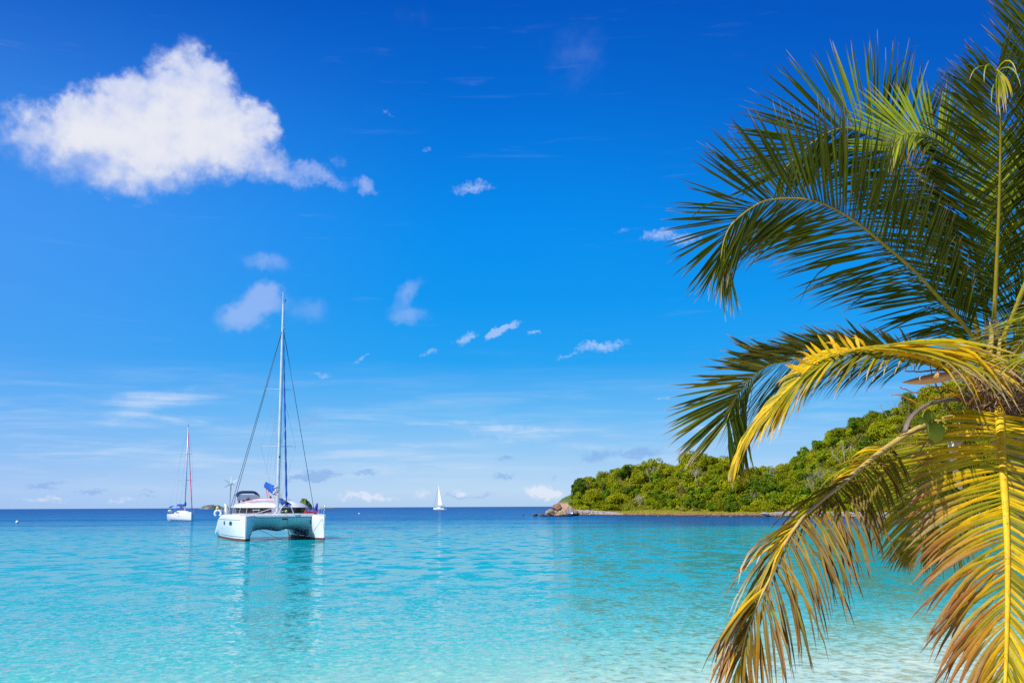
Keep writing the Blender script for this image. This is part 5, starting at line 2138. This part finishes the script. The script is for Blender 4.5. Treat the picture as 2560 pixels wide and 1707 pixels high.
# 5. frond rising out of the frame on the east side
frond([P(2486, 950, 10.6), P(2505, 850, 10.7), P(2590, 640, 10.5), P(2640, 420, 10.2), P(2640, 220, 10.0), P(2610, 60, 9.9), P(2580, -60, 9.8)],
      (.5, .75, .3), (-1, 0, .4), 150,
      dict(L=1.05, alpha=(52, 46, 40, 34, 28, 16), droop=.05, lift=.2, pal=GREEN, tip=[DARKTIP, DARKTIP, PALE], tip_from=.92, W=.025, brk=.03, gap=.06, prof=(.5, .7, .9, 1, 1, .9, .7)),
      dict(L=1.0, alpha=(60, 56, 50, 44, 36, 20), droop=.1, lift=.2, pal=GREEN, tip=[DARKTIP, DARKTIP, PALE], tip_from=.92, W=.025, brk=.03, gap=.06),
      'rachis_green', (.05, .007), t0=.12)
frond([P(2486, 970, 10.7), P(2525, 880, 10.9), P(2620, 720, 11.2), P(2760, 560, 11.5), P(2920, 480, 11.6), P(3060, 520, 11.6)],
      (-.2, .6, .75), (-.3, 0, 1), 100,
      dict(L=1.0, alpha=(60, 60, 56, 40, 22), droop=.1, lift=.2, pal=GREEN, tip=DARKTIP, tip_from=.94),
      dict(L=1.0, alpha=(60, 60, 56, 40, 22), droop=.3, lift=.2, pal=GREEN, tip=DARKTIP, tip_from=.94),
      'rachis_green', (.05, .007), t0=.14)
# 6. lighter low fronds on the east side, stalks crossing the frame edge
frond([P(2500, 960, 10.3), P(2530, 905, 10.1), P(2570, 850, 9.9), P(2640, 770, 9.6), P(2760, 720, 9.3), P(2900, 740, 9.2)],
      (-.1, -.2, .95), (-.5, 0, .8), 100,
      dict(L=.8, alpha=(120, 100, 80, 60, 30), droop=.4, lift=.25, pal=LIME + YGREEN, tip=PALE, tip_from=.85, W=.026),
      dict(L=.95, alpha=(70, 60, 50, 40, 25), droop=.4, lift=.2, pal=LIME, tip=PALE, tip_from=.85, W=.028),
      'rachis_green', (.05, .008), t0=.18, leaf_mat='leaflet_old')
frond([P(2490, 985, 10.2), P(2525, 930, 9.8), P(2575, 905, 9.4), P(2660, 900, 8.9), P(2760, 960, 8.5)],
      (-.1, -.2, .95), (-.5, 0, .8), 80,
      dict(gap=.45, L=.7, alpha=(130, 110, 80, 60, 30), droop=.6, lift=.3, pal=LIME + YGREEN, tip=PALE, tip_from=.8, W=.024),
      dict(L=.9, alpha=(70, 60, 50, 40, 25), droop=.6, lift=.2, pal=LIME, tip=PALE, tip_from=.85, W=.028),
      'rachis_green', (.045, .008), t0=.2, leaf_mat='leaflet_old')
# 8. darker frond behind the yellow one, its end hanging like a fan on the west side
frond(path(z2, [(1370, 330), (1230, 235), (1060, 175), (860, 145), (700, 138), (600, 150), (500, 176), (410, 196), (340, 252), (285, 320), (252, 390), (236, 440)],
           [10.7, 10.5, 10.1, 9.8, 9.7]), (.35, .55, .7), (-.3, 0, 1), 150,
      dict(L=1.12, alpha=(40, 30, 22, 22, 34, 38, 22), droop=.06, lift=.05, pal=OLIVE + GREEN, tip=[BROWN, PALE], tip_from=.9, W=.030, prof=(.5, .6, .8, .9, .84, .8, .55)),
      dict(L=1.0, alpha=(60, 60, 66, 72, 70, 52, 22), droop=(.5, .5, .45, .3, .2), lift=.05, pal=GREEN, tip=BROWN, tip_from=.92, W=.032, prof=(.5, .6, .85, 1.05, 1.05, .9, .6)),
      'rachis_green', (.045, .006), t0=.25, leaf_mat='leaflet_green', label='dark frond ending in a hanging fan beside the yellow frond')
# 7. yellow frond arching west in the sun
frond(path(z2, [(1345, 345), (1300, 270), (1240, 216), (1170, 178), (1100, 152), (1030, 134), (960, 124), (890, 120), (820, 124), (750, 135), (690, 150), (630, 178), (575, 222), (535, 268), (480, 320), (425, 378), (370, 432), (320, 505), (285, 575), (268, 625)],
           [10.3, 9.9, 9.5, 9.1, 8.9, 8.8]), (-.1, -.45, .9), (.2, 0, 1), 118,
      dict(t=(.52, 1.0), L=1.0, alpha=(90, 80, 70, 60, 50, 30, 14, 8), droop=(.5, .6, .6, 1.2), lift=(.3, .3, .2, .1), pal=YELLOW + YGREEN, tip=[PALE, PALE, YELLOW[0], BROWN], tip_from=.72, W=.034, brk=.5,
           prof=(.2, .2, .2, .2, .25, .32, .28, .18)),
      dict(L=1.12, alpha=(34, 30, 25, 20, 13, 9, 7), droop=(.36, .38, .36, .34, .5, .8), lift=.0, pal=lambda f: YGREEN + OLIVE + ([] if f > .4 else OLIVE) + (YELLOW if f > .6 else []), tip=[BROWN, DARKTIP, PALE], tip_from=.80, W=.032,
           prof=(.6, .85, 1, 1, .70, .38, .2)),
      'rachis_yellow', (.052, .007), t0=.13, leaf_mat='leaflet_old', single=60, label='sunlit yellow frond arching over with pale broken leaflet tips')
# long yellow leaflets of the same frond blown back over the crown
frond(path(z2, [(1120, 158), (1040, 138), (960, 126), (880, 121), (790, 126)], [9.45, 9.1]), (-.1, -.45, .9), (.1, 0, 1), 46,
      dict(dir=(1, -.10, .10), dirs=.10, nrm=(-.1, -.78, .62), L=1.22, alpha=(90,), droop=(1.0, .8, .62), pal=YELLOW + YGREEN, tip=[PALE, PALE, YELLOW[0], BROWN], tip_from=.74, W=.036, brk=.5, prof=(.75, .9, 1, 1, .85)),
      None, 'rachis_yellow', (.010, .010), t0=.02, leaf_mat='leaflet_old', label='yellow leaflets swept back over the crown with hanging white tips')
# curled upright stubs along its crest
frond(path(z2, [(860, 128), (780, 132), (700, 152), (620, 186), (560, 238)], [9.15, 8.98]), (-.1, -.45, .9), (.1, 0, 1), 14,
      dict(jit=10, L=.21, alpha=(88, 82, 70, 60), droop=-.15, lift=.75, pal=YELLOW, tip=[BROWN, YELLOW[0]], tip_from=.6, W=.036, prof=(.9, 1.1, .9), brk=.35),
      None, 'rachis_yellow', (.008, .006), t0=.02, leaf_mat='leaflet_old')
# 11. darker drooping frond half hidden in the shade behind
frond(path(z2, [(1300, 430), (1275, 490), (1225, 560), (1185, 640), (1155, 730), (1130, 820), (1105, 900), (1085, 960)],
           [10.9, 11.0, 11.0]), (-.3, -.7, .5), (-1, 0, 0), 90,
      dict(L=1.05, alpha=(62, 58, 50, 40, 30, 16), droop=(.18, .3, .5, .7), lift=.15, pal=OLIVE + YGREEN, tip=[BROWN, DARKTIP], tip_from=.8, W=.028),
      dict(L=.9, alpha=(60, 55, 48, 40, 30, 16), droop=(.3, .5, .7), lift=.1, pal=OLIVE, tip=[BROWN, DARKTIP], tip_from=.8, W=.028),
      'rachis_old', (.05, .006), t0=.10, leaf_mat='leaflet_old')
# 9. long tired frond drooping down to the water line in the picture's west
frond(path(z2, [(1290, 415), (1200, 425), (1110, 450), (1050, 475), (1000, 502), (950, 535), (900, 570), (850, 610), (800, 652), (755, 692), (720, 722), (670, 760), (620, 802), (575, 842), (540, 885), (502, 940), (470, 995), (447, 1050), (428, 1105), (405, 1150), (388, 1185), (365, 1235), (345, 1290), (322, 1350), (305, 1420), (295, 1490)],
           [10.4, 9.9, 9.3, 8.8, 8.5, 8.4]), (-.35, -.55, .75), (-.8, 0, .5), 128,
      dict(L=.88, alpha=(40, 30, 16, 14, 16, 18, 24, 14), droop=(.9, 1.0, 1.1, 1.0, .9, .8), lift=(.75, .6, .5, .3), pal=YELLOW[:1] + YGREEN + BROWNY + BROWNY, tip=[PALE, BROWN, DARKTIP], tip_from=(.8, .6, .5, .3), W=.028, brk=.3, jit=7, prof=(.35, .5, .75, .85, 1, .95, .8, .55)),
      dict(L=.98, alpha=(66, 60, 58, 56, 52, 42, 28, 14), droop=(1.2, 1.5, 1.4, 1.3, 1.0, .7), lift=-.15, jit=7, gap=.10, brk=.12, pal=lambda f: BROWNY + BROWNY + OLIVE[:1], tip=[BROWN, DARKTIP, DARKTIP], tip_from=(.75, .65, .5, .3), W=.027, prof=(.45, .7, .9, 1, .95, .85, .6)),
      'rachis_old', (.055, .006), t0=.28, leaf_mat='leaflet_old', single=60, label='long withered frond drooping low over the water')
# 10. yellow frond hanging straight down in front of the trunk
frond(path(z2, [(1412, 350), (1414, 405), (1420, 500), (1428, 620), (1438, 760), (1446, 900), (1450, 1040), (1450, 1180), (1448, 1320), (1444, 1460), (1438, 1600), (1430, 1720)],
           [10.2, 9.5, 8.9, 8.5, 8.2]), (-.25, -.95, .15), (-1, 0, 0), 122,
      dict(L=1.02, alpha=(88, 78, 68, 60, 52, 44, 32, 18), droop=(.35, .45, .6, .8, .9, .9), lift=.12, pal=lambda f: YELLOW + YGREEN + (YELLOW if f < .45 else [(.44, .175, .03), (.54, .26, .02), (.62, .35, .015)]), tip=[BROWN, BROWN, (0.46, 0.21, .07), (.50, .31, .16), (.24, .10, .04)], tip_from=(.82, .58, .22, .06, .02, .02), W=.036, curl=-.1, prof=(.55, .85, 1, 1, 1, .9, .75, .5), gap=.03),
      dict(L=.95, alpha=(92, 84, 72, 62, 54, 44, 32, 18), droop=(.2, .3, .5, .7, .8), lift=.0, pal=lambda f: YGREEN + OLIVE + YELLOW, tip=[BROWN, DARKTIP, PALE], tip_from=(.8, .7, .5, .4), W=.038, prof=(.55, .85, 1, 1, .95, .85, .7, .5)),
      'rachis_yellow', (.055, .012), t0=.09, leaf_mat='leaflet_old', single=100, label='bright yellow frond hanging straight down with scorched brown leaflet ends')

# ---- heart of the crown: leaf bases, fibre, stalks, fruit
m = MB()
cr = rel(CR)
for k in range(26):
    a = prng.uniform(0, 6.28)
    h = prng.uniform(-.32, .42)
    b = cr + Vector((math.cos(a) * .10, math.sin(a) * .10, h))
    o = Vector((math.cos(a), math.sin(a), prng.uniform(.2, 1.2))).normalized()
    pts = [b, b + o * .12, b + o * .22 + Vector((0, 0, prng.uniform(-.03, .05)))]
    m.tube(pts, [.085, .07, .03], 6, flat=.35)
m.build('leaf_base', 'fibre', palm)
# column of leaf sheaths rising from the heart
top = rel(P(2480, 800, 10.6))
m = MB()
m.tube(catmull([cr + Vector((0, 0, -.1)), cr + Vector((0, 0, .25)), cr.lerp(top, .6), top], 14), [.135 - .065 * i / 14 for i in range(15)], 12)
m.build('crown_shaft', 'palm_bark', palm, smooth=True)
for k in range(12):
    a = prng.uniform(0, 6.28) if k > 6 else prng.uniform(3.6, 5.8)
    f0 = prng.uniform(-.1, .5)
    p0 = cr.lerp(top, f0) + Vector((math.cos(a), math.sin(a), 0)) * .13
    p1 = cr.lerp(top, f0 + prng.uniform(.2, .42)) + Vector((math.cos(a + .3), math.sin(a + .3), 0)) * .12
    p2 = p1 + Vector((math.cos(a + .3) * .09, math.sin(a + .3) * .09, prng.uniform(.02, .12)))
    MB().tube(catmull([p0, p1, p2], 8), [.05, .055, .055, .05, .045, .04, .03, .02, .008], 8, flat=.3).build('leaf_sheath', ['rachis_old', 'fibre', 'spathe', 'rachis_green'][k % 4], palm, smooth=True)
# coarse brown fibre hanging in front of the heart
m = MB()
for k in range(240):
    u, v = prng.uniform(2440, 2600), prng.gauss(1000, 26)
    b = rel(P(u, v, prng.uniform(10.0, 10.45)))
    d = Vector((prng.uniform(-1, 1), prng.uniform(-.4, .2), prng.gauss(-.15, .35))).normalized()
    e = b + d * prng.uniform(.08, .28)
    m.tube([b, (b + e) / 2 + Vector((0, -.02, prng.uniform(-.03, .05))), e], [.006, .013, .003], 4, cap=False, flat=.5)
m.build('fibre_mat', 'fibre', palm, kind='stuff')
m = MB()
for k in range(90):
    u, v = prng.uniform(2450, 2590), prng.gauss(985, 24)
    b = rel(P(u, v, prng.uniform(9.95, 10.3)))
    d = Vector((prng.uniform(-1, 1), prng.uniform(-.4, .2), prng.gauss(-.1, .4))).normalized()
    e = b + d * prng.uniform(.08, .24)
    m.tube([b, (b + e) / 2 + Vector((0, -.02, prng.uniform(-.03, .05))), e], [.004, .008, .002], 4, cap=False, flat=.5)
m.build('pale_fibre_mat', 'fibre_pale', palm, kind='stuff')
m = MB()
for k in range(420):
    a = prng.uniform(0, 6.28)
    h = prng.uniform(-.36, .38)
    b = cr + Vector((math.cos(a) * .17, math.sin(a) * .17, h))
    d = Vector((math.cos(a) * .7 + prng.uniform(-.7, .7), math.sin(a) * .7 + prng.uniform(-.7, .7), prng.uniform(-.7, .4))).normalized()
    e = b + d * prng.uniform(.06, .22)
    m.tube([b, (b + e) / 2 + Vector((prng.uniform(-.04, .04), prng.uniform(-.04, .04), prng.uniform(-.03, .05))), e], [.008, .006, .002], 4, cap=False)
m.build('fibres', 'fibre', palm, kind='stuff')
m = MB()
for k in range(130):
    a = prng.uniform(2.6, 6.4)
    h = prng.uniform(-.22, .45)
    b = cr + Vector((math.cos(a) * .18, math.sin(a) * .18, h))
    d = Vector((math.cos(a) * .6 + prng.uniform(-.6, .6), math.sin(a) * .6 + prng.uniform(-.4, .4), prng.uniform(-.5, .35))).normalized()
    e = b + d * prng.uniform(.08, .26)
    m.tube([b, (b + e) / 2 + Vector((0, 0, prng.uniform(-.02, .05))), e], [.006, .005, .002], 4, cap=False)
m.build('pale_fibres', 'fibre_pale', palm, kind='stuff')

# dead stalks: grey arch and the pale striped one
st = [rel(p) for p in path(z3, [(960, 1010), (860, 985), (740, 975), (620, 985), (500, 1010), (400, 1060), (320, 1130), (270, 1210), (245, 1290)], [10.3, 10.0, 9.8])]
MB().tube(catmull(st, 30), [.045 - .014 * i / 30 for i in range(31)], 8, flat=.5).build('dead_stalk', 'dead_stalk', palm, smooth=True)
st = [rel(p) for p in path(z3, [(900, 1130), (830, 1190), (780, 1260), (745, 1340), (725, 1430), (720, 1520), (730, 1620), (755, 1730), (790, 1850)], [10.1, 9.9, 9.9])]
MB().tube(catmull(st, 30), [.05 + .045 * math.sin(math.pi * min(1, i / 18)) - .02 * max(0, (i - 15) / 15) for i in range(31)], 10, flat=.35).build('dead_sheath', 'pale_stalk', palm, smooth=True)
# pointed woody spathe
st = [rel(p) for p in path(z3, [(900, 900), (860, 800), (790, 755), (720, 740), (640, 750), (560, 762), (480, 775), (400, 788), (310, 800), (215, 808)], [10.2, 9.7, 9.4])]
rad = [.028, .026, .03, .045, .066, .078, .080, .074, .058, .036, .004]
cp = catmull(st, 40)
MB().tube(cp, [interp(i / 40, np.linspace(0, 1, len(rad)), rad) for i in range(41)], 12, flat=.6).build('spathe', 'spathe', palm, smooth=True)
# fruit stalks: orange and brown twigs
ST = [[(900, 1180), (820, 1000), (730, 880), (600, 800), (560, 660), (490, 590)], [(880, 1180), (760, 1140), (640, 1010), (560, 850), (500, 690), (488, 600)],
      [(950, 1120), (860, 1060), (900, 980), (970, 870), (985, 830)], [(860, 1200), (720, 1230), (600, 1200), (480, 1230)], [(880, 1180), (980, 1100), (1080, 1060), (1150, 1040)],
      [(700, 690), (580, 680), (470, 690), (360, 700), (250, 690)], [(880, 700), (760, 650), (620, 620), (480, 600), (380, 660)], [(900, 830), (780, 900), (680, 880), (560, 850), (420, 890)],
      [(860, 1000), (700, 930), (560, 970), (420, 930), (290, 890), (190, 850)], [(900, 1200), (820, 1290), (880, 1400), (900, 1500)], [(470, 1080), (400, 1030), (300, 980), (200, 930), (110, 930)],
      [(700, 1240), (560, 1270), (440, 1260), (330, 1290), (180, 1330)], [(620, 1260), (500, 1350), (420, 1430), (380, 1520)], [(900, 1180), (850, 1250), (820, 1340), (860, 1440)]]
for k, s_ in enumerate(ST):
    pp = catmull([rel(p) for p in path(z3, s_, [10.2, 9.9 + .25 * math.sin(k * 2)])], 16)
    pp = [q + Vector((prng.uniform(-.006, .006), 0, prng.uniform(-.006, .006))) for q in pp]
    tw = MB().tube(pp, [.013 - .008 * i / 16 for i in range(17)], 5).build('fruit_stalk', 'twig_orange' if k % 2 == 0 else 'twig_brown', palm)
for (x, y, r_, d) in ((545, 1290, .082, 9.75), (640, 1270, .065, 9.95), (470, 1150, .06, 9.9), (750, 710, .055, 10.0), (400, 1182, .03, 9.8), (830, 1090, .06, 10.1)):
    u, v = z3(x, y)
    c = rel(P(u, v, d))
    mm = MB().ellipsoid((0, 0, 0), (r_, r_, r_ * 1.3), 16, 12, (prng.uniform(-.4, .4), prng.uniform(-.4, .4), 1))
    # three soft ridges of the husk
    mm.v = [tuple(Vector(q) * (1 + .05 * math.cos(3 * math.atan2(q[1], q[0])))) for q in mm.v]
    o = mm.build('coconut', 'coconut_husk', palm, smooth=True)
    o.location = c
